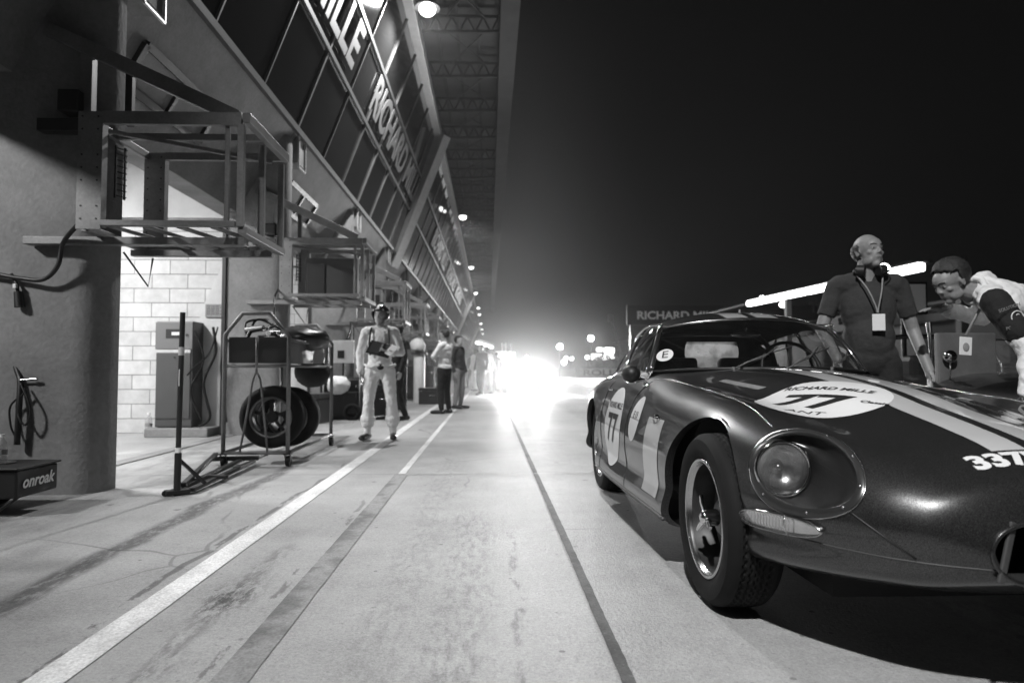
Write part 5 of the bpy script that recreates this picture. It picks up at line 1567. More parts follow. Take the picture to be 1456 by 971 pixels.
# ------------------------------------------------------------------ people
def remesh(bm, name, voxel, m, parent, smooth=4, disp=0, dscale=.08):
    me = bpy.data.meshes.new(name); bm.to_mesh(me); bm.free()
    o = bpy.data.objects.new(name, me); COL.objects.link(o)
    r = o.modifiers.new('r', 'REMESH'); r.mode = 'VOXEL'; r.voxel_size = voxel; r.use_smooth_shade = True
    s = o.modifiers.new('s', 'SMOOTH'); s.iterations = smooth; s.factor = .5
    if disp:
        tx = bpy.data.textures.new('folds', 'CLOUDS'); tx.noise_scale = dscale; tx.noise_depth = 2
        d = o.modifiers.new('d', 'DISPLACE'); d.texture = tx; d.strength = disp; d.mid_level = .5; d.texture_coords = 'LOCAL'
    dg = bpy.context.evaluated_depsgraph_get()
    m2 = bpy.data.meshes.new_from_object(o.evaluated_get(dg))
    bpy.data.objects.remove(o); bpy.data.meshes.remove(me)
    m2.name = name
    m2.materials.clear(); m2.materials.append(m)
    return link(name, m2, None, parent, True)
def cap(bm, a, b, r1, r2=None, n=14):
    r2 = r1 if r2 is None else r2; a, b = Vector(a), Vector(b)
    if (b - a).length > 1e-4: cyl(bm, a, b, r1, r2, n)
    sphere(bm, a, r1, n); sphere(bm, b, r2, n)
def head_mat(yaw, pitch, roll=0):
    return Euler((pitch, roll, yaw)).to_matrix()
def hand(bm, w, d, nrm, curl=.5, side=1, s=1.0):
    """w wrist, d direction of the fingers, nrm palm normal (palm faces it), side: thumb side along nrm x d * side"""
    d = Vector(d).normalized(); nrm = (Vector(nrm) - d * Vector(nrm).dot(d)).normalized(); x = nrm.cross(d) * side
    w = Vector(w); rot = Matrix((x, d, nrm)).transposed()
    sphere(bm, w + d * .050 * s, (.040 * s, .052 * s, .016 * s), 14, rot)
    cap(bm, w - d * .02 * s, w + d * .03 * s, .026 * s, .026 * s)
    for i, (ln, off) in enumerate(((.078, .030), (.088, .010), (.082, -.010), (.064, -.029))):
        p = w + d * (.088 - .004 * abs(i - 1)) * s + x * off * s
        a = curl * .6; b_ = curl * 1.5
        d1 = (d * math.cos(a) + nrm * math.sin(a)); d2 = (d * math.cos(b_) + nrm * math.sin(b_)); d3 = (d * math.cos(b_ * 1.4) + nrm * math.sin(b_ * 1.4))
        q = p + d1 * ln * .45 * s; r_ = q + d2 * ln * .32 * s; t_ = r_ + d3 * ln * .25 * s
        cap(bm, p - d * .02 * s, q, .0098 * s, .009 * s, 8); cap(bm, q, r_, .009 * s, .0082 * s, 8); cap(bm, r_, t_, .0082 * s, .0072 * s, 8)
    p = w + d * .02 * s + x * .030 * s; q = p + (d * .6 + x * .75).normalized() * .042 * s; r_ = q + (d * .9 + x * .25 + nrm * .3 * curl).normalized() * .036 * s
    cap(bm, p, q, .014 * s, .011 * s, 8); cap(bm, q, r_, .011 * s, .009 * s, 8)
def head(bm, c, Rm, s=1.0):
    T = lambda v: Vector(c) + Rm @ (Vector(v) * s)
    def E(v, r): sphere(bm, T(v), tuple(x * s for x in r), 20, Rm)
    E((0, .014, .036), (.075, .094, .086)); E((0, -.020, .030), (.066, .076, .070)); E((0, -.030, -.030), (.056, .062, .078))
    E((0, -.052, -.088), (.028, .032, .026)); E((.036, -.026, -.062), (.020, .046, .034)); E((-.036, -.026, -.062), (.020, .046, .034))
    cap(bm, T((0, -.086, .014)), T((0, -.100, -.018)), .0075 * s, .0100 * s, 10); E((.010, -.092, -.024), (.009, .010, .007)); E((-.010, -.092, -.024), (.009, .010, .007))
    for sg in (-1, 1):
        cap(bm, T((sg * .044, -.070, .028)), T((sg * .012, -.086, .027)), .0085 * s, .0085 * s, 8)
        E((sg * .040, -.060, -.018), (.020, .018, .016))
        E((sg * .074, .012, -.002), (.008, .018, .030)); E((sg * .079, .020, .010), (.007, .011, .017))
    cap(bm, T((-.017, -.082, -.052)), T((.017, -.082, -.052)), .0060 * s, .0060 * s, 8); cap(bm, T((-.013, -.080, -.062)), T((.013, -.080, -.062)), .0066 * s, .0066 * s, 8)
    E((0, -.074, -.044), (.024, .014, .014))
STAND = dict(pel=(0, 0, .94), ch=(0, .01, 1.24), nk=(0, .02, 1.455), hd=(0, -.012, 1.605),
             sL=(.185, .02, 1.405), eL=(.245, .04, 1.13), wL=(.255, -.04, .88), sR=(-.185, .02, 1.405), eR=(-.245, .04, 1.13), wR=(-.255, -.04, .88),
             hL=(.092, 0, .90), kL=(.115, -.03, .49), aL=(.125, .03, .085), hR=(-.092, 0, .90), kR=(-.115, -.03, .49), aR=(-.125, .03, .085),
             tL=(.145, -.15, .035), tR=(-.145, -.15, .035), yaw=0., pitch=0.,
             hdL=(0, -.2, -1), hnL=(-1, 0, 0), hdR=(0, -.2, -1), hnR=(1, 0, 0), cL=.5, cR=.5)
def basis(J):
    up = (Vector(J['nk']) - Vector(J['pel'])).normalized(); r = (Vector(J['sL']) - Vector(J['sR'])).normalized()
    r = (r - up * r.dot(up)).normalized(); f = up.cross(r)   # f points backwards
    return Matrix((r, f, up)).transposed()
def torso(bm, J, k=0.0, w=1.0):
    B = basis(J); V = lambda a: Vector(J[a])
    sphere(bm, V('ch') + B @ Vector((0, .0, .02)), ((.150 + k) * w, .108 + k, .19 + k * .5), 22, B)
    sphere(bm, V('ch') + B @ Vector((0, .015, .10)), ((.165 + k) * w, .090 + k, .11), 22, B)
    m_ = V('ch').lerp(V('pel'), .55); sphere(bm, m_, ((.140 + k) * w, .105 + k, .17), 22, B)
    cap(bm, V('sL').lerp(V('nk'), .15), V('sR').lerp(V('nk'), .15), .058 + k)
    cap(bm, V('sL').lerp(V('nk'), .5), V('nk') - B @ Vector((0, 0, .01)), .05 + k, .055 + k * .3)
    cap(bm, V('sR').lerp(V('nk'), .5), V('nk') - B @ Vector((0, 0, .01)), .05 + k, .055 + k * .3)
def hips(bm, J, k=0.0, w=1.0):
    B = basis(J); V = lambda a: Vector(J[a])
    Bp = Matrix.Identity(3) if abs(V('hL').z - V('pel').z) < .2 else B
    sphere(bm, V('pel') + Vector((0, .01, -.02)), ((.155 + k) * w, .115 + k, .13), 22, Bp)
def legs(bm, J, k=0.0, flare=0.0, end=1.0):
    for s in 'LR':
        h, kn, a = (Vector(J[x + s]) for x in ('h', 'k', 'a'))
        cap(bm, h, kn, .088 + k, .056 + k); e = kn.lerp(a, end)
        cap(bm, kn, kn.lerp(a, .35), .054 + k, .054 + k + flare * .3); cap(bm, kn.lerp(a, .35), e, .054 + k + flare * .3, .040 + k + flare)
def arms(bm, J, k=0.0, end=1.0, half=False):
    for s in 'LR':
        sh, e, w_ = (Vector(J[x + s]) for x in ('s', 'e', 'w'))
        if half:
            cap(bm, sh, sh.lerp(e, .25), .050 + k * .6, .050 + k * .6); cyl(bm, sh.lerp(e, .25), sh.lerp(e, .70), .050 + k * .6, .050 + k * .5, 18); continue
        cap(bm, sh, e, .050 + k, .040 + k); cap(bm, e, e.lerp(w_, end), .040 + k, .030 + k)
def shoe(J, s, k=1.0):
    bm = bmesh.new(); a, t = Vector(J['a' + s]), Vector(J['t' + s]); d = (t - a); d.z = 0; d.normalize()
    g = Vector((a.x, a.y, t.z))
    cap(bm, g - d * .05 + Vector((0, 0, .012)), t + Vector((0, 0, .005)), .042, .040); sphere(bm, t + d * .01 + Vector((0, 0, .004)), (.046, .055, .036), 16, frame_from((0, 0, 1)) @ Matrix.Rotation(math.atan2(d.x, -d.y), 3, 'Z'))
    cap(bm, a + Vector((0, 0, .0)), g + Vector((0, 0, .02)), .044, .044)
    for v in bm.verts: v.co.z = max(v.co.z, .002)
    return bm
def person(name, loc, rz, label, J={}, group=None, vox=.0065, h=1.0, skin='skin', top='cloth_white', bottom='cloth_dark', shoes='leather',
           sleeves='long', hair='short', w=1.0, open_=None, gather=0.0, eyes=True, wrinkle=.016, belly=0, fold=.05):
    P_ = dict(STAND); P_.update(J); J = P_
    T = empty(name, loc, rz, label, 'person', group); T.scale = (h, h, h)
    Rm = head_mat(J['yaw'], J['pitch'], J.get('roll', 0))
    hdc = Vector(J['hd'])
    bm = bmesh.new()
    head(bm, hdc, Rm); cap(bm, hdc + Rm @ Vector((0, .025, -.05)), Vector(J['nk']) + Vector((0, 0, -.02)), .054, .062)
    torso(bm, J, -.004, w); hips(bm, J, -.004, w); legs(bm, J, -.004); arms(bm, J, 0)
    for s, sd in (('L', 1), ('R', -1)):
        hand(bm, J['w' + s], J['hd' + s], J['hn' + s], J['c' + s], J.get('ts' + s, sd))
        a, t = Vector(J['a' + s]), Vector(J['t' + s]); cap(bm, a, a + Vector((0, 0, -.02)), .04, .04); cap(bm, Vector((a.x, a.y, .05)), t + Vector((0, 0, .012)), .03, .022)
    bd = remesh(bm, 'body', vox, M[skin], T, 3)
    if top:
        bm = bmesh.new(); torso(bm, J, .014, w)
        B = basis(J)
        lo = Vector(J['pel']) + B @ Vector((0, .005, .02))
        sphere(bm, lo, ((.155 + .016) * w, .122 + .01, .12), 22, B)
        if belly: sphere(bm, Vector(J['ch']).lerp(Vector(J['pel']), .6) + B @ Vector((0, -.03 - belly, 0)), (.14, .11, .16), 22, B)
        arms(bm, J, .014 if sleeves == 'long' else .016, .96, sleeves == 'half')
        remesh(bm, 'shirt' if sleeves == 'half' else 'jacket', max(vox, .009), M[top], T, 3, wrinkle, fold)
    if bottom:
        bm = bmesh.new(); hips(bm, J, .012, w); legs(bm, J, .014, gather, J.get('legend', .93))
        remesh(bm, 'trousers', max(vox, .009), M[bottom], T, 3, wrinkle, fold)
    if shoes:
        for s in 'LR': remesh(shoe(J, s), 'shoe', max(vox, .008), M[shoes], T, 2)
    if hair:
        bm = bmesh.new(); TT_ = lambda v: hdc + Rm @ Vector(v)
        if hair in ('short', 'full'):
            k = .010 if hair == 'short' else .016
            sphere(bm, TT_((0, .024, .045)), (.078 + k * .6, .092 + k, .084 + k), 64, Rm)
            for v in list(bm.verts):
                q = Rm.transposed() @ (v.co - hdc)
                lim = .085 + .6 * max(0, -q.y - .02) if q.y < .0 else .0 - .55 * q.y
                if q.z < lim - .02 and q.y < .02: bm.verts.remove(v)
                elif q.z < -.055: bm.verts.remove(v)
        elif hair == 'fringe':
            sphere(bm, TT_((0, .022, .022)), (.0815, .094, .078), 64, Rm)
            for v in list(bm.verts):
                q = Rm.transposed() @ (v.co - hdc)
                if q.z > .058 + .0 or q.y < -.012 + abs(q.z - .02) * .3 or q.z < -.045: bm.verts.remove(v)
        for v in bm.verts: v.co += Vector((random.uniform(-1, 1), random.uniform(-1, 1), random.uniform(-1, 1))) * .0034
        if hair != 'none':
            me = bpy.data.meshes.new('hair'); bm.to_mesh(me); bm.free()
            o = link('hair', me, M['hair'], T, True); md = o.modifiers.new('s', 'SOLIDIFY'); md.thickness = .006; md.offset = 0
    if eyes:
        for sg in (-1, 1):
            bm = bmesh.new(); sphere(bm, hdc + Rm @ Vector((sg * .0300, -.0735, .006)), .0120, 12); e = obj('eye', bm, M['eye'], T, True)
            bm = bmesh.new(); sphere(bm, hdc + Rm @ Vector((sg * .0300, -.0835, .006)), (.0055, .003, .0055), 10, Rm); obj('iris', bm, M['decal_black'], e, True)
            bm = bmesh.new(); tube(bm, [hdc + Rm @ Vector((sg * x, y, z)) for x, y, z in ((.018, -.0795, .013), (.030, -.0845, .0175), (.043, -.0750, .012))], .0028, 6); obj('eyelid', bm, M[skin], e, True)
            bm = bmesh.new(); tube(bm, [hdc + Rm @ Vector((sg * x, y, z)) for x, y, z in ((.013, -.094, .028), (.030, -.089, .034), (.048, -.076, .030))], .0032, 6); obj('eyebrow', bm, M['hair'], T, True)
        bm = bmesh.new(); tube(bm, [hdc + Rm @ Vector(v) for v in ((-.019, -.082, -.0565), (-.008, -.0885, -.0565), (.008, -.0885, -.0565), (.019, -.082, -.0565))], .0022, 6); obj('lips', bm, M['lip'], T, True)
    return T, J, Rm, hdc
M['eye'] = mat('eye_white', .30, .3)
M['lip'] = mat('lip', .10, .5)

# marshal with helmet and clipboard -------------------------------------
mj = dict(hR=(-.10, 0, .90), kR=(-.135, -.05, .50), aR=(-.155, .02, .10), tR=(-.20, -.15, .04), hL=(.10, 0, .90), kL=(.155, -.02, .50), aL=(.175, .05, .10), tL=(.19, -.13, .04),
          sR=(-.190, .02, 1.40), eR=(-.265, .05, 1.12), wR=(-.245, -.03, .87), sL=(.190, .02, 1.40), eL=(.275, -.02, 1.14), wL=(.170, -.20, 1.13),
          hdL=(-.75, -.5, .1), hnL=(0, .3, 1), cL=.35, hdR=(.05, -.2, -1), cR=.5, yaw=R(-14), pitch=R(-4), legend=.66, tsL=1)
fe = G(536, 626)
ML, J_, Rm, hdc = person('person', (fe.x + .02, fe.y + .05, 0), R(4), 'marshal in pale overalls and open face helmet holding a clipboard', mj, top='cloth_cream', bottom='cloth_cream', shoes='leather', hair=None, gather=.034, h=.98, wrinkle=.018)
bm = bmesh.new(); T_ = lambda v: hdc + Rm @ Vector(v)
sphere(bm, T_((0, .018, .045)), (.118, .130, .118), 36, Rm)
for v in list(bm.verts):
    q = Rm.transposed() @ (v.co - hdc)
    if (q.y < -.02 and q.z < .052 and abs(q.x) < .10) or q.z < -.065 + max(0, -q.y) * .8: bm.verts.remove(v)
hl = obj('helmet', bm, mat('helmet_black', .02, .12, coat=1, nz=.2), ML, True); md = hl.modifiers.new('s', 'SOLIDIFY'); md.thickness = .012
bm = bmesh.new(); sphere(bm, T_((0, .018, .045)), (.1215, .1335, .1215), 36, Rm)
for v in list(bm.verts):
    q = Rm.transposed() @ (v.co - hdc)
    keep = (abs(q.z - (.055 + .55 * max(0, -q.y - .05))) < .018 and q.y < .06) or (abs(q.x) < .022 and q.z > .10) or (abs(abs(q.x) - .075) < .012 and q.z > .08)
    if not keep: bm.verts.remove(v)
obj('helmet_stripe', bm, M['white_paint'], hl, True)
bm = bmesh.new()
for sg in (-1, 1): tube(bm, [T_((sg * .085, -.02, -.02)), T_((sg * .062, -.045, -.075)), T_((0, -.05, -.115))], .006, 6)
obj('chin_strap', bm, M['black'], ML, True)
bm = bmesh.new(); 
for sg in (-1, 1): tube(bm, smooth_path([(sg * .11, -.118, 1.10), (sg * .125, -.128, 1.22), (sg * .12, -.10, 1.36), (sg * .11, -.02, 1.455), (sg * .12, .09, 1.40)], 6), .014, 8)
obj('shoulder_straps', bm, M['black'], ML, True)
bm = bmesh.new(); lathe(bm, [(.178, -.02), (.184, 0), (.178, .02)], (0, .0, 0), (0, 0, 1), 40)
for v in bm.verts: v.co.y *= .76; v.co.z += 1.145
obj('chest_band', bm, M['cloth_white'], ML, True)
bm = bmesh.new(); sphere(bm, (.02, -.130, .95), (.045, .030, .040), 16); obj('waist_pouch', bm, M['black_soft'], ML, True)
bm = bmesh.new(); lathe(bm, [(.175, -.018), (.178, 0), (.175, .018)], (0, 0, 0), (0, 0, 1), 40)
for v in bm.verts: v.co.y *= .80; v.co.z += .955
bm.free()
bm = bmesh.new(); tube(bm, [(math.cos(a) * .195, math.sin(a) * .145 + .004, .985 + .022 * math.cos(2 * a) - (.03 if abs(math.cos(a)) > .4 else 0)) for a in [2*PI*k/40 for k in range(40)]], .016, 8, True); obj('jacket_hem', bm, M['cloth_cream'], ML, True)
for s in 'LR':
    bm = bmesh.new(); e_, w_ = Vector(J_['e' + s]), Vector(J_['w' + s]); cyl(bm, w_.lerp(e_, .04), w_.lerp(e_, .20), .050, .054, 18); obj('cuff', bm, M['cloth_cream'], ML, auto=40)
    a, k_ = Vector(J_['a' + s]), Vector(J_['k' + s]); bm = bmesh.new(); sphere(bm, a.lerp(k_, .44), (.098, .095, .085), 18); remesh(bm, 'trouser_cuff', .010, M['cloth_cream'], ML, 2, .016, .05)
for s in 'LR':
    a, k_ = Vector(J_['a' + s]), Vector(J_['k' + s]); bm = bmesh.new(); cyl(bm, a + Vector((0, 0, -.02)), a.lerp(k_, .40), .046, .052, 18); obj('sock', bm, M['cloth_white'], ML, auto=40)
t = empty('clipboard', ML.matrix_basis @ Vector((.03, -.235, 1.16)), R(4), 'dark clipboard with pale pages in the marshal hand', 'clipboard')
rt = Euler((R(52), R(-12), R(-12))).to_matrix()
bm = bmesh.new(); box(bm, (-.01, 0, .015), (.30, .008, .21), Euler((R(-38), R(14), R(-10))).to_matrix()); cb = obj('board', bm, M['black'], t, bevel=.003)
rb = Euler((R(-38), R(14), R(-10))).to_matrix()
bm = bmesh.new(); box(bm, rb @ Vector((-.055, -.009, .0)) + Vector((-.01, 0, .015)), (.13, .006, .17), rb); obj('dark_page', bm, M['case_grey'], t)
bm = bmesh.new(); box(bm, rb @ Vector((.015, -.0125, .02)) + Vector((-.01, 0, .015)), (.022, .003, .13), rb); obj('pale_stripe', bm, M['cloth_mid'], t)
bm = bmesh.new(); box(bm, rb @ Vector((.145, -.016, .015)) + Vector((-.01, 0, .015)), (.09, .006, .17), rb @ Matrix.Rotation(R(14), 3, 'Y')); obj('white_page', bm, M['white_paint'], t)

# white shirted man seen from behind-left, arms folded ---------------------
fe = G(632, 588)
wj = dict(sL=(.195, .02, 1.40), eL=(.27, -.10, 1.17), wL=(.03, -.24, 1.20), sR=(-.195, .02, 1.40), eR=(-.27, -.10, 1.17), wR=(-.02, -.25, 1.25), hdL=(-1, 0, .2), hnL=(0, 1, 0), hdR=(1, 0, -.1), hnR=(0, 1, 0),
          hL=(.10, 0, .90), kL=(.13, -.02, .49), aL=(.15, .02, .085), tL=(.19, -.16, .035), hR=(-.10, 0, .90), kR=(-.12, -.02, .49), aR=(-.13, .03, .085), tR=(-.15, -.16, .035), pitch=R(10), yaw=R(6), tsL=1, tsR=-1)
person('person', (fe.x, fe.y, 0), R(-118), 'man in white shirt and dark trousers, arms folded, back half turned', wj, top='cloth_white', bottom='cloth_dark', hair='short', h=.98, vox=.009, w=1.08)
fe = G(652, 581)
person('person', (fe.x, fe.y, 0), R(60), 'person in mid grey trousers mostly hidden behind the white shirt', dict(), top='cloth_grey', bottom='cloth_mid', h=.96, vox=.012, eyes=False)
fe = G(566, 597)
person('person', (fe.x - .02, fe.y, 0), R(-60), 'person in all black clothes half hidden behind the marshal', dict(aL=(.16, .1, .085), tL=(.19, -.06, .035), aR=(-.16, -.14, .085), tR=(-.18, -.32, .035)), top='cloth_dark', bottom='cloth_dark', h=.98, vox=.010, eyes=False, skin='skin')
# crowd further down the lane
random.seed(11)
spec = [(684, 562, 'small figure in a light top just past the white shirted man'), (692, 560, 'second small figure past the white shirted man, dark clothes'),
        (700, 556, 'small pale figure at the edge of the glare'), (676, 556, 'small dark figure walking close to the garages'), (706, 551, 'tiny hazy figure deepest in the glare'), (688, 550, 'tiny figure far behind under the lamps'), (670, 552, 'tiny dark figure far off by the cages')]
src = {}
for i, (px, py, lab) in enumerate(spec):
    p = G(px, py)
    c = [('cloth_dark', 'cloth_dark'), ('cloth_white', 'cloth_mid'), ('cloth_grey', 'cloth_dark'), ('cloth_cream', 'cloth_cream')][i % 4]
    s_ = random.uniform(.02, .12)
    person('person', (p.x, p.y, 0), R(random.choice([-150, 20, 90, 170, -40])), lab, dict(kL=(.115, -.03 - s_, .49), aL=(.125, -.04 - s_, .085), tL=(.145, -.24 - s_, .035), aR=(-.125, .12, .085), tR=(-.145, -.06, .035)), 'crowd down the pit lane', .016, random.uniform(.94, 1.02), top=c[0], bottom=c[1], eyes=False, wrinkle=.01)

# bald man in dark T-shirt behind the car ---------------------------------
bp_ = W(1240, 500, 4.45)
bj = dict(sR=(-.190, .03, 1.42), eR=(-.28, .03, 1.14), wR=(-.22, -.14, .93), sL=(.190, .02, 1.415), eL=(.275, .05, 1.13), wL=(.33, -.06, .86), hd=(.0, -.035, 1.632), yaw=R(26), pitch=R(-7), nk=(0, .01, 1.475), cL=.4)
bj2 = dict(bj)
BM_, J_, Rm, hdc = person('person', (bp_.x - .02, 4.45, 0), R(-16), 'balding man in dark grey T-shirt with headset round his neck and badge', bj, top='cloth_grey', bottom='cloth_dark', sleeves='half', hair='fringe', h=1.035, vox=.0050, w=1.03, belly=.015, skin='skin_mid', wrinkle=.010, fold=.11)
bm = bmesh.new(); tube(bm, smooth_path([(.085, -.05, 1.50), (.06, .06, 1.53), (0, .085, 1.54), (-.06, .06, 1.53), (-.085, -.05, 1.50)], 8), .012, 8)
hs = obj('headset_band', bm, M['black'], BM_, True)
for sg in (-1, 1):
    bm = bmesh.new(); cyl(bm, (sg * .035, -.095, 1.505), (sg * .085, -.075, 1.51), .036, .036, 20); obj('ear_cup', bm, M['black'], hs, auto=40, bevel=.006)
bm = bmesh.new(); tube(bm, smooth_path([(.085, -.05, 1.51), (.11, -.10, 1.50), (.07, -.14, 1.485)], 6), .004, 6); obj('microphone_arm', bm, M['black'], hs, True)
bm = bmesh.new(); tube(bm, smooth_path([(.075, -.06, 1.475), (.04, -.155, 1.36), (.015, -.172, 1.25), (0.012, -.178, 1.225)], 6), .005, 6); tube(bm, smooth_path([(-.075, -.06, 1.475), (-.04, -.155, 1.38), (-.0, -.172, 1.27), (0.008, -.178, 1.225)], 6), .005, 6)
ly = obj('lanyard', bm, M['cloth_mid'], BM_, True)
bm = bmesh.new(); box(bm, (.012, -.186, 1.165), (.075, .004, .105)); obj('badge', bm, M['white_paint'], ly, bevel=.002)

# racing-suit man bending over behind the car ------------------------------
# bends at the waist: pelvis to the right, head towards photo-left
Yb = 3.85
hd_ = W(1352, 402, Yb); nk_ = W(1392, 415, Yb); ch_ = W(1440, 432, Yb + .0); pl_ = W(1545, 450, Yb + .05)
O = Vector((pl_.x, Yb + .05, 0))
l = lambda v: tuple(Vector(v) - O)
sj = dict(pel=l(pl_), ch=l(ch_), nk=l(nk_), hd=l(hd_), sL=l(W(1412, 428, Yb - .16) + Vector((0, 0, 0))), sR=l(W(1400, 400, Yb + .20)),
          eL=l(W(1463, 500, Yb - .30)), wL=l(W(1462, 560, Yb - .36)), eR=l(W(1395, 452, Yb + .32)), wR=l(W(1345, 440, Yb + .22)),
          hdR=(-1, 0, .06), hnR=(0, 0, -1), cR=.25, hdL=(0, .1, -1), hnL=(1, 0, 0),
          hL=(.0, -.09, pl_.z - .04), kL=(-.10, -.11, .50), aL=(.0, -.12, .085), tL=(-.16, -.14, .035), hR=(.0, .09, pl_.z - .04), kR=(-.10, .12, .50), aR=(.0, .14, .085), tR=(-.16, .15, .035),
          yaw=R(-88), pitch=0, roll=0)
def head_basis(fwd, up):
    f = -Vector(fwd).normalized(); u = (Vector(up) - f * Vector(up).dot(f)).normalized(); x = f.cross(u)
    return Matrix((x, f, u)).transposed()
_hm = head_mat
head_mat = lambda y, p, r=0: head_basis((-.90, -.10, -.45), (-.40, -.05, .92))
SM, J_, Rm, hdc = person('person', O, 0, 'dark haired driver in pale racing overalls leaning over behind the bonnet', sj, top='cloth_cream', bottom='cloth_cream', hair='full', vox=.0050, w=1.0, skin='skin_mid', wrinkle=.025)
head_mat = _hm
V_ = lambda a: Vector(J_[a])
bm = bmesh.new(); s0, e0 = V_('sL'), V_('eL')
cap(bm, s0.lerp(e0, .02) + Vector((.0, -.012, .0)), s0.lerp(e0, .62) + Vector((0, -.012, 0)), .078, .070)
remesh(bm, 'dark_sleeve', .009, M['cloth_dark'], SM, 3, .012)
bm = bmesh.new()
c0 = s0.lerp(e0, .35) + Vector((-.006, -.080, 0)); 
tube(bm, [c0 + Vector((math.cos(a) * .034 + .01, -.002, math.sin(a) * .034 - .0)) for a in [2*PI*k/28 for k in range(28)]], .0035, 6, True)
obj('sleeve_emblem', bm, M['white_paint'], SM, True)
put_text('emblem_letter', 'S', .05, c0 + Vector((.01, -.006, 0)), (1, 0, .1), (-.1, 0, 1), M['white_paint'], SM, .001)
put_text('sleeve_lettering', 'SOLUTION', .026, c0 + Vector((-.035, -.004, .052)), (1, 0, .35), (-.35, 0, 1), M['cloth_mid'], SM, .001)
put_text('sleeve_lettering', 'POWER', .026, c0 + Vector((-.012, -.002, -.056)), (1, 0, .2), (-.2, 0, 1), M['cloth_mid'], SM, .001)
# collar, lanyard and badge
bm = bmesh.new(); n_ = V_('nk'); tube(bm, [n_ + basis(J_) @ Vector((math.cos(a) * .075, math.sin(a) * .072, .03)) for a in [2*PI*k/24 for k in range(24)]], .018, 8, True); obj('collar', bm, M['cloth_cream'], SM, True)
p0 = V_('nk') + Vector((-.03, -.06, -.08)); bz = Vector(W(1373, 492, Yb - .08)) - O
bm = bmesh.new(); tube(bm, [p0, bz + Vector((0, 0, .06))], .006, 6); tube(bm, [p0 + Vector((.02, .02, 0)), bz + Vector((0.004, 0, .06))], .006, 6); ly = obj('lanyard', bm, M['cloth_mid'], SM, True)
bm = bmesh.new(); box(bm, bz, (.078, .004, .105), Euler((0, R(4), R(5))).to_matrix()); bd = obj('badge', bm, M['white_paint'], ly, bevel=.002)
bm = bmesh.new(); sphere(bm, bz + Vector((0, -.004, -.006)), (.020, .002, .026), 12); obj('badge_photo', bm, M['cloth_mid'], bd, True)
bm = bmesh.new(); w_ = V_('wR'); e_ = V_('eR'); cyl(bm, w_.lerp(e_, .03), w_.lerp(e_, .28), .042, .046, 20); obj('cuff', bm, M['cloth_white'], SM, auto=40)
# ------------------------------------------------------------------ right hand side and distance
# pit wall with big pale letters behind the far side of the car
t = empty('pit_wall', (9, 9.0, 0), 0, 'low dark pit wall with large pale letters behind the two men', 'wall')
b = bmesh.new(); box2(b, (-4.2, -.15, 0), (9, .15, .93)); obj('wall_body', b, M['concrete_dark'], t, bevel=.02)
b = bmesh.new(); box2(b, (-4.2, -.18, .94), (9, .18, .98)); obj('wall_cap', b, M['galv'], t)
xm = W(1447, 535, 8.83)
put_text('wall_lettering', 'MILLE', .66, (xm.x - 9 + .98, -.165, .56), (1, 0, 0), (0, 0, 1), M['pale_letter'], t, .006, .02)
put_text('wall_lettering', 'RICHARD', .66, (xm.x - 9 - 2.05, -.165, .56), (1, 0, 0), (0, 0, 1), M['pale_letter'], t, .006, .02)
# open roadster beyond the coupe
t = empty('open_roadster', (4.05, 5.3, 0), R(8), 'dark open vintage racer with small windscreen and round mirror behind the coupe', 'car')
b = bmesh.new(); sphere(b, (0, 0, 0), 1, 32)
for v in b.verts:
    x, y, z = v.co; v.co = Vector((.78 * math.copysign(abs(x) ** .7, x), 1.9 * math.copysign(abs(y) ** .75, y), .50 + .38 * math.copysign(abs(z) ** .6, z) - .06 * y * y))
bd = obj('body', b, M['paint'], t, True)
b = bmesh.new(); g_ = [[b.verts.new((-.42 + .84 * i / 14, -.25 + .12 * ((i - 7) / 7) ** 2 + .03 * j, .86 + .055 * j)) for j in range(6)] for i in range(15)]
for i in range(14):
    for j in range(5): b.faces.new((g_[i][j], g_[i+1][j], g_[i+1][j+1], g_[i][j+1]))
eg = [r_[-1].co.copy() for r_ in g_]
aw = obj('aero_screen', b, M['lens'], t, True)
b = bmesh.new(); tube(b, eg, .008, 6); obj('screen_frame', b, M['chrome'], aw, True)
b = bmesh.new(); c = Vector((.05, .10, .94)); fr = frame_from((0, -.9, .4)); tube(b, [c + fr @ Vector((math.cos(a) * .18, math.sin(a) * .18, 0)) for a in [2*PI*k/28 for k in range(28)]], .011, 8, True)
for a_ in (90, 210, 330): tube(b, [c, c + fr @ Vector((math.cos(R(a_)) * .18, math.sin(R(a_)) * .18, 0))], .006, 6)
obj('steering_wheel', b, M['chrome_worn'], t, True)
for sx in (-.58, .50):
    b = bmesh.new(); sphere(b, (sx, -.25, 1.0), (.055, .04, .05), 18); m_ = obj('door_mirror', b, M['chrome'], t, True)
    b = bmesh.new(); tube(b, [(sx, -.24, .82), (sx, -.25, .96)], .007, 6); obj('mirror_stalk', b, M['chrome'], m_, True)
b = bmesh.new(); box2(b, (-.38, .35, .55), (.38, .55, 1.02)); obj('seat_back', b, M['leather'], t, bevel=.05)
for sx in (-.70, .70):
    for sy in (-1.15, 1.2):
        make_wheel(t, 'wheel', (sx, sy, .325), 1 if sx > 0 else -1)
b = bmesh.new(); tube(b, smooth_path([(-.5, .7, .7), (-.45, .7, 1.12), (0, .7, 1.2), (.45, .7, 1.12), (.5, .7, .7)], 6), .022, 10); obj('roll_hoop', b, M['chrome_worn'], t, True)
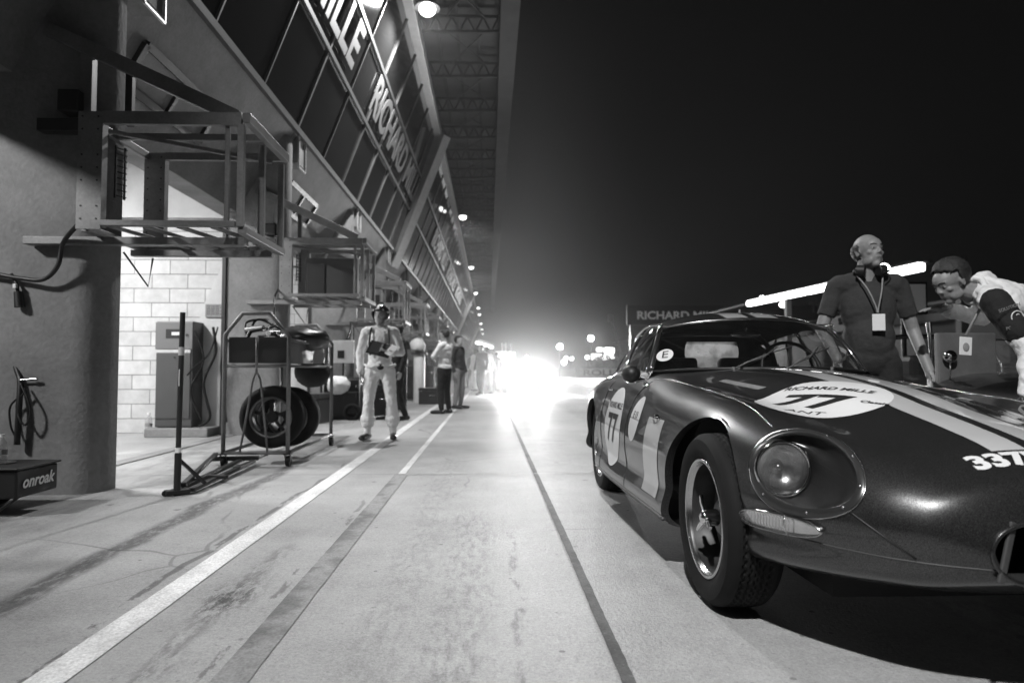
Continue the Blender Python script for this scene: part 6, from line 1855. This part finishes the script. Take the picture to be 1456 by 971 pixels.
# shiny rods, box on a stand between the men
t = empty('tool_stand', (W(1330, 520, 5.0).x, 5.0, 0), 0, 'tall chrome tool stand with a grey panel between the two men', 'stand')
b = bmesh.new(); cyl(b, (.0, 0, 0), (-.04, 0, 1.18), .012); cyl(b, (-.04, 0, 1.18), (-.045, 0, 1.26), .02); obj('pole', b, M['chrome'], t, auto=40)
b = bmesh.new(); box2(b, (.04, .02, .72), (.50, .07, 1.18)); obj('panel', b, mat('board_grey', .16, .6, nz=.4, scale=5), t, bevel=.01)
b = bmesh.new(); cyl(b, (-.2, 0, .02), (.55, 0, .02), .016); cyl(b, (.45, .05, .02), (.45, .05, .73), .014); obj('foot', b, M['steel_dark'], t, auto=40)
# square pale screen behind the man in the T-shirt
p = W(1286, 424, 8.0)
t = empty('monitor_stand', (p.x, 8.0, 0), 0, 'pale square monitor under the strip lights behind the T-shirt man', 'monitor')
b = bmesh.new(); box2(b, (-.28, -.02, p.z - .20), (.28, .05, p.z + .20)); obj('case', b, M['black'], t, bevel=.01)
b = bmesh.new(); box2(b, (-.25, -.026, p.z - .17), (.25, -.021, p.z + .17)); obj('screen', b, emis('screen_glow', .5, .07), t)
b = bmesh.new(); cyl(b, (0, .03, 0), (0, .03, p.z - .21), .03); obj('post', b, M['black'], t)

# gantry board RICHARD MILLE over the far barrier
p = W(966, 449, 60)
t = empty('gantry_board', (17.5, 60, 0), 0, 'dark overhead board with pale maker name behind the coupe roof', 'sign')
b = bmesh.new(); box2(b, (-5, 0, 4.9), (14, .3, 6.7)); obj('board', b, M['banner'], t)
for x in (-4.5, 4, 13): 
    b = bmesh.new(); box2(b, (x - .15, .31, 0), (x + .15, .6, 6.5)); obj('leg', b, M['steel_dark'], t)
put_text('board_lettering', 'RICHARD MILLE', 1.0, (p.x - 17.5 + .1, -.02, p.z), (1, 0, 0), (0, 0, 1), emis('letter_added_glow', 1, .10), t, .01, .025, fitw=7.9)  # faint emission added to brighten the letters, not a lamp
p2 = W(1172, 438, 60)
put_text('board_lettering', 'TERRE', 1.2, (p2.x - 17.5 + .3, -.02, p2.z), (1, 0, 0), (0, 0, 1), mat('letter_dim2', .4, .5), t, .01, .025)
# hospitality stand with a row of strip lights under its roof edge
t = empty('lit_stand', (15, 36, 0), 0, 'dark hospitality stand with bright strip lights along its roof edge', 'building')
zt = 5.75
def SB(name, lo, hi, m, bv=0):
    b = bmesh.new(); box2(b, Vector(lo) - Vector((15, 36, 0)), Vector(hi) - Vector((15, 36, 0))); return obj(name, b, m, t, bevel=bv)
# strip runs from near-right to far-left; find its world line
A = W(1312, 379, 21.0); Bq = W(1064, 432, 33.3)
dirs = (Bq - A)
SB('roof', (A.x + .0, 21.5, A.z + .19), (A.x + .7, 48, A.z + .29), M['black'])
SB('upper_wall', (A.x + 1.8, 20, 2.6), (A.x + 13, 46, 3.3), M['black'])
SB('ground_storey', (A.x + 2.0, 20, 0), (A.x + 13, 46, 2.595), M['case_grey'])
for k in range(5):
    SB('column', (A.x + .5, 20 + k * 6, 0), (A.x + .75, 20.25 + k * 6, A.z + .145), M['galv'])
    SB('window', (A.x + 1.76, 21 + k * 5, 2.9), (A.x + 1.795, 24.6 + k * 5, 3.2), M['pane'])
strip_m = emis('strip_glow', 1, 7)
n = 7
for k in range(n):
    a = A.lerp(Bq, k / n + .004); c = A.lerp(Bq, (k + 1) / n - .004)
    tt = empty('strip_light', a, 0, 'x', 'strip light', 'strip lights along the stand roof')
    tt['label'] = ['nearest and brightest roof strip light, right of the bald man', 'second roof strip light, just right of the bald man neck', 'third roof strip light, behind the bald man shoulders', 'fourth roof strip light, left of the bald man', 'fifth roof strip light, above the coupe roof', 'sixth roof strip light, small above the coupe roof', 'farthest roof strip light, left end of the row'][k]
    b = bmesh.new(); beam(b, (0, 0, 0), c - a, .30, .27); obj('diffuser', b, strip_m, tt, bevel=.05)
    b = bmesh.new(); beam(b, Vector((0.05, 0, .17)), c - a + Vector((0.05, 0, .17)), .34, .05); obj('housing', b, M['galv'], tt)
p = W(1256, 384, 20.6)
t = empty('spot_lamp', p, 0, 'small dazzling spot lamp beside the strip lights, by the bald man neck', 'lamp')
b = bmesh.new(); sphere(b, (0, 0, 0), .17, 16); obj('bulb', b, emis('spot_glow', 1, 60), t, True)
b = bmesh.new(); lathe(b, [(.06, .22), (.2, .08), (.21, .0)], (0, 0, 0), (.3, 1, .3), 20); obj('reflector', b, M['galv'], t, True)
for (px, py) in ((1115, 433), (1085, 425)):
    p = W(px, py, 40); t = empty('small_lamp', p, 0, 'x', 'lamp'); t['label'] = 'small round lamp under the far strip lights' if py > 430 else 'small round lamp on top of the far strip lights'
    b = bmesh.new(); sphere(b, (0, 0, 0), (.32, .2, .2), 14); obj('bulb', b, strip_m, t, True)
    b = bmesh.new(); cyl(b, (0, .1, 0), (0, .6, .1), .05); obj('bracket', b, M['galv'], t)

# low advertising barrier far down the track
t = empty('advert_barrier', (11.5, 70, 0), 0, 'pale low advertising barrier across the far track edge', 'barrier')
pa, pb = W(826, 531, 70), W(900, 531, 70)
b = bmesh.new(); box2(b, (pa.x - 11.5, 0, .02), (pb.x - 11.5 + 8, .25, 1.0)); obj('panel', b, mat('barrier_grey', .5, .6, nz=.15, scale=1), t)
put_text('barrier_lettering', 'ROLLER', .85, ((pa.x + pb.x) / 2 - 11.5, -.02, .52), (1, 0, 0), (0, 0, 1), mat('barrier_letter', .12, .6), t, .01, .02, fitw=(pb.x - pa.x) * .9)
t = empty('advert_barrier', (4.2, 78, 0), 0, 'fainter barrier panel left of the pale one, in the haze', 'barrier')
b = bmesh.new(); box2(b, (-.4, 0, .02), (5.9, .25, 1.0)); obj('panel', b, M['concrete_dark'], t)
# street lamps on masts
for i, (px, py, Y, lab) in enumerate(((796, 493, 75, 'left of two dazzling track lamps beyond the lane'), (840, 481, 75, 'right, higher of two dazzling track lamps beyond the lane'))):
    p = W(px, py, Y)
    t = empty('track_lamp', (p.x, Y, 0), 0, lab, 'lamp', 'dazzling lamps beyond the track')
    b = bmesh.new(); cyl(b, (0, .1, 0), (0, .1, p.z + .3), .09, .06, 10); obj('mast', b, M['steel_dark'], t, auto=40)
    b = bmesh.new(); box2(b, (-.35, .0, p.z - .3), (.35, .25, p.z + .3)); obj('lamp_housing', b, M['galv'], t, bevel=.03)
    b = bmesh.new(); cyl(b, (0, -.06, p.z), (0, -.01, p.z), .30, .30, 24); obj('lens', b, emis('mast_glow', 1, 90), t)
    ld = bpy.data.lights.new('track_light', 'SPOT'); ld.energy = 9000; ld.spot_size = R(70); ld.shadow_soft_size = .3; ld.spot_blend = .6
    lo = bpy.data.objects.new('track_light', ld); COL.objects.link(lo); lo.location = (p.x, Y - .3, p.z); lo.rotation_euler = (R(84), 0, R(180 - 4))
for i, (px, py, r_, lab) in enumerate(((805, 509, .25, 'small round light, left of a close pair near the track'), (813, 510, .25, 'small round light, right of a close pair near the track'), (835, 508, .28, 'small round light just left of the lit billboard'), (802, 515, .35, 'low round light half lost in the glare'),
                                       (749, 508, .25, 'faint small light in the haze right of the lit gantry'))):
    p = W(px, py, 84); t = empty('distant_light', p, 0, lab, 'lamp', 'small round lights in the distance')
    b = bmesh.new(); sphere(b, (0, 0, 0), r_, 12); obj('bulb', b, lamp_em, t, True)
    b = bmesh.new(); cyl(b, (0, .3, -p.z + .02), (0, .3, .1), .05, .05, 8); cyl(b, (0, .0, .0), (0, .32, .0), .04, .04, 8); obj('post', b, M['steel_dark'], t)
# lit billboards
bill = emis('billboard_glow', 1, 3.2)
p = W(853, 508, 92)
t = empty('lit_billboard', (p.x, 92, 0), 0, 'overexposed lit billboard stack beyond the pale barrier', 'billboard')
def BB(px0, py0, px1, py1, nm='panel'):
    a, c = W(px0, py0, 92), W(px1, py1, 92)
    b = bmesh.new(); box2(b, (a.x - p.x, 0, c.z), (c.x - p.x, .4, a.z)); obj(nm, b, bill, t, bevel=.25)
BB(848, 494, 858, 500); BB(859, 494, 874, 503); BB(839, 503, 868, 512); BB(868, 504, 874, 510)
for x in (-1.2, 1.2): 
    b = bmesh.new(); box2(b, (x - .1, .5, 0), (x + .1, .7, p.z + 1.6)); obj('leg', b, M['steel_dark'], t)
p = W(718, 506, 100)
t = empty('lit_gantry', (p.x, 100, 0), 0, 'white lit sign with three thin masts above the glare', 'sign')
a, c = W(704, 500, 100), W(733, 512, 100)
b = bmesh.new(); box2(b, (a.x - p.x, 0, c.z), (c.x - p.x, .4, a.z)); obj('panel', b, emis('gantry_glow', 1, 1.6), t, bevel=.15)
for px in (714, 719, 726):
    q = W(px, 488, 100); b = bmesh.new(); box2(b, (q.x - p.x - .12, .0, a.z + .01), (q.x - p.x + .12, .2, q.z)); obj('mast', b, M['white_paint'], t)
for x in (-1.3, 1.3):
    b = bmesh.new(); box2(b, (x - .1, .1, 0), (x + .1, .3, c.z - .01)); obj('leg', b, M['steel_dark'], t)
# row of lights low on the garage end, far
t = empty('lit_awning', W(695, 493, 105), 0, 'glowing strip under the far end of the canopy row', 'awning')
o_ = W(695, 493, 105); a, c = W(678, 487, 105) - o_, W(700, 494, 118) - o_
b = bmesh.new(); beam(b, a, c, .5, .4); obj('light_strip', b, emis('awning_glow', 1, 4), t, bevel=.1)
b = bmesh.new(); beam(b, a + Vector((-.3, 0, .5)), c + Vector((-.3, 0, .5)), 1.5, .1); obj('roof', b, M['galv'], t)
# trees behind the barrier
random.seed(5)
def tree(px, base_y, w, h, lab):
    p = W(px, 525, base_y)
    t = empty('bushy_tree', (p.x, base_y, 0), 0, lab, 'tree', 'dark trees behind the far barrier')
    b = bmesh.new(); tube(b, smooth_path([(0, 0, 0), (.1, 0, h * .3), (-.1, .1, h * .6)], 4), [.22 - .012 * i for i in range(9)], 8)
    for k in range(5):
        a = random.uniform(0, 6.28); tube(b, [(0, 0, h * (.3 + .06 * k)), (math.cos(a) * w * .3, math.sin(a) * w * .3, h * (.55 + .06 * k))], [.09, .03], 6)
    obj('trunk', b, M['bark'], t, True)
    b = bmesh.new()
    cl = [(random.gauss(0, w * .26), random.gauss(0, w * .26), h * random.uniform(.35, .9), random.uniform(.35, .75)) for _ in range(16)]
    for _ in range(1500):
        c = random.choice(cl); d = Vector((random.gauss(0, 1), random.gauss(0, 1), random.gauss(0, .8))).normalized() * c[3] * random.uniform(.5, 1.1)
        q = Vector(c[:3]) + d; s = random.uniform(.06, .14)
        u = Vector((random.gauss(0, 1), random.gauss(0, 1), random.gauss(0, 1))).normalized(); v = u.orthogonal().normalized()
        bmv = [b.verts.new(q + u * s), b.verts.new(q + v * s * .5), b.verts.new(q - u * s), b.verts.new(q - v * s * .5)]; b.faces.new(bmv)
    me = bpy.data.meshes.new('crown'); b.to_mesh(me); b.free(); link('crown', me, M['foliage'], t)
tree(848, 74, 2.2, 2.3, 'dark bushy tree in front of the lit billboard'); tree(866, 76, 2.6, 2.6, 'dark bushy tree beside the coupe window'); tree(884, 80, 3.0, 2.9, 'dark tree mostly hidden by the coupe window')
# thin crane like pole
t = empty('leaning_mast', (W(880, 500, 90).x, 90, 0), 0, 'thin leaning mast faint against the night sky', 'mast')
q0, q1 = W(884, 505, 90), W(868, 452, 90)
b = bmesh.new(); tube(b, [Vector((.0, 0, 0)), q0 - Vector((W(880, 500, 90).x, 90, 0)), q1 - Vector((W(880, 500, 90).x, 90, 0))], .09, 8); obj('pole', b, M['galv'], t, True)
b = bmesh.new(); box(b, q1 - Vector((W(880, 500, 90).x, 90, 0)), (.6, .3, .9)); obj('head', b, M['galv'], t)
# distant low grandstand silhouette on the right
t = empty('dark_stand', (45, 105, 0), 0, 'long dark stand far across the track under the name board', 'building')
b = bmesh.new(); box2(b, (-22, 0, 0), (60, 12, 5.2)); obj('wall', b, M['case_grey'], t)
b = bmesh.new(); box2(b, (-23, -1.5, 5.205), (61, 13, 5.6)); obj('roof', b, M['black'], t)
for k in range(12):
    b = bmesh.new(); box2(b, (-20 + k * 6.4, -.05, 1.6), (-15.5 + k * 6.4, -.001, 3.6)); obj('window', b, M['pane'], t)

# oncoming car behind the glare ------------------------------------------------
HY = 25.0
t = empty('oncoming_car', (1.32, HY, 0), 0, 'car lost in the dazzling glare of its own headlights', 'car')
b = bmesh.new(); sphere(b, (0, 2.0, 0), 1, 32)
for v in b.verts:
    x, y, z = v.co; y -= 2.0
    v.co = Vector((.80 * math.copysign(abs(x) ** .6, x), 2.05 + 2.0 * math.copysign(abs(y) ** .7, y), .55 + .33 * math.copysign(abs(z) ** .6, z)))
obj('body', b, M['paint'], t, True)
b = bmesh.new(); sphere(b, (0, 2.3, .86), (.58, 1.0, .40), 24); obj('cabin', b, M['pane'], t, True)
for sx in (-.70, .70):
    for sy in (.95, 3.2): 
        b = bmesh.new(); cyl(b, (sx - .09, sy, .32), (sx + .09, sy, .32), .32, .32, 24); obj('wheel', b, M['rubber'], t, auto=40)
for sx in (-.56, .56):
    b = bmesh.new(); cyl(b, (sx, .0, .62), (sx, .20, .62), .10, .09, 24); hd_o = obj('headlight', b, M['chrome'], t, auto=40)
    b = bmesh.new(); sphere(b, (sx, -.012, .62), (.09, .02, .09), 20); obj('lens', b, emis('headlight_glow', 1, 600), hd_o, True)
    for e, sz, off, rx in ((HEADW, 100, 0, 90.5),):
        ld = bpy.data.lights.new('headlight_beam', 'SPOT'); ld.energy = e; ld.spot_size = R(sz); ld.spot_blend = .8; ld.shadow_soft_size = .07
        lo = bpy.data.objects.new('headlight_beam', ld); COL.objects.link(lo); lo.location = (1.32 + sx, HY - .08, .66); lo.rotation_euler = (R(rx), 0, R(180 + off)); lo.rotation_euler = (R(88.5), 0, R(180))

# haze and mist balls added to spread the oncoming headlights into a glare --------------------------------
def vol(name, lo, hi, dens, aniso, shape='box'):
    b = bmesh.new()
    if shape == 'box': box2(b, lo, hi)
    else: sphere(b, (Vector(lo) + Vector(hi)) / 2, tuple((Vector(hi) - Vector(lo)) / 2), 24)
    m = bpy.data.materials.new(name); m.use_nodes = True; nt = m.node_tree
    for n in list(nt.nodes):
        if n.type != 'OUTPUT_MATERIAL': nt.nodes.remove(n)
    out = nt.nodes[0]; pv = nt.nodes.new('ShaderNodeVolumePrincipled')
    pv.inputs['Color'].default_value = (.9, .9, .9, 1); pv.inputs['Density'].default_value = dens; pv.inputs['Anisotropy'].default_value = aniso
    if shape == 'ball':
        tc = nt.nodes.new('ShaderNodeTexCoord'); mp = nt.nodes.new('ShaderNodeMapping'); mp.inputs['Location'].default_value = (-1, -1, -1); mp.inputs['Scale'].default_value = (2, 2, 2)
        nt.links.new(tc.outputs['Generated'], mp.inputs['Vector']); ln = nt.nodes.new('ShaderNodeVectorMath'); ln.operation = 'LENGTH'; nt.links.new(mp.outputs[0], ln.inputs[0])
        mr = nt.nodes.new('ShaderNodeMapRange'); mr.interpolation_type = 'SMOOTHERSTEP'; mr.inputs[1].default_value = 0.0; mr.inputs[2].default_value = 1.0; mr.inputs[3].default_value = dens; mr.inputs[4].default_value = 0
        nt.links.new(ln.outputs['Value'], mr.inputs[0]); nt.links.new(mr.outputs[0], pv.inputs['Density'])
    nt.links.new(pv.outputs[0], out.inputs['Volume'])
    o = obj(name, b, m); o['kind'] = 'stuff'; return o, pv, nt
vol('haze', (-14, -20, -1), (112, 135, 14), HAZE, .55)
if GLARE_MIST:
    for (c, r_, d_) in GLARE_MIST:
        vol('glare_mist', Vector(c) - Vector(r_), Vector(c) + Vector(r_), d_, .35, 'ball')

# world ---------------------------------------------------------------------
w = bpy.data.worlds.new('World'); SC.world = w; w.use_nodes = True
nt = w.node_tree; bg = nt.nodes['Background']
sky = nt.nodes.new('ShaderNodeTexSky'); sky.sky_type = 'NISHITA'; sky.sun_disc = False; sky.sun_elevation = R(-6); sky.sun_rotation = R(200)
bw = nt.nodes.new('ShaderNodeRGBToBW'); nt.links.new(sky.outputs[0], bw.inputs[0])
ad = nt.nodes.new('ShaderNodeMath'); ad.operation = 'ADD'; ad.inputs[1].default_value = .030; nt.links.new(bw.outputs[0], ad.inputs[0])
nt.links.new(ad.outputs[0], bg.inputs[0]); bg.inputs[1].default_value = .10

SC.view_settings.view_transform = 'Standard'; SC.view_settings.look = 'None'; SC.view_settings.gamma = 1; SC.view_settings.exposure = 0
SC.cycles.use_denoising = True
SC.cycles.max_bounces = 7; SC.cycles.diffuse_bounces = 3; SC.cycles.glossy_bounces = 4; SC.cycles.transmission_bounces = 4
SC.cycles.transparent_max_bounces = 12; SC.cycles.volume_bounces = 1; SC.cycles.sample_clamp_indirect = 3; SC.cycles.caustics_reflective = False; SC.cycles.caustics_refractive = False
SC.cycles.volume_step_rate = 1.5
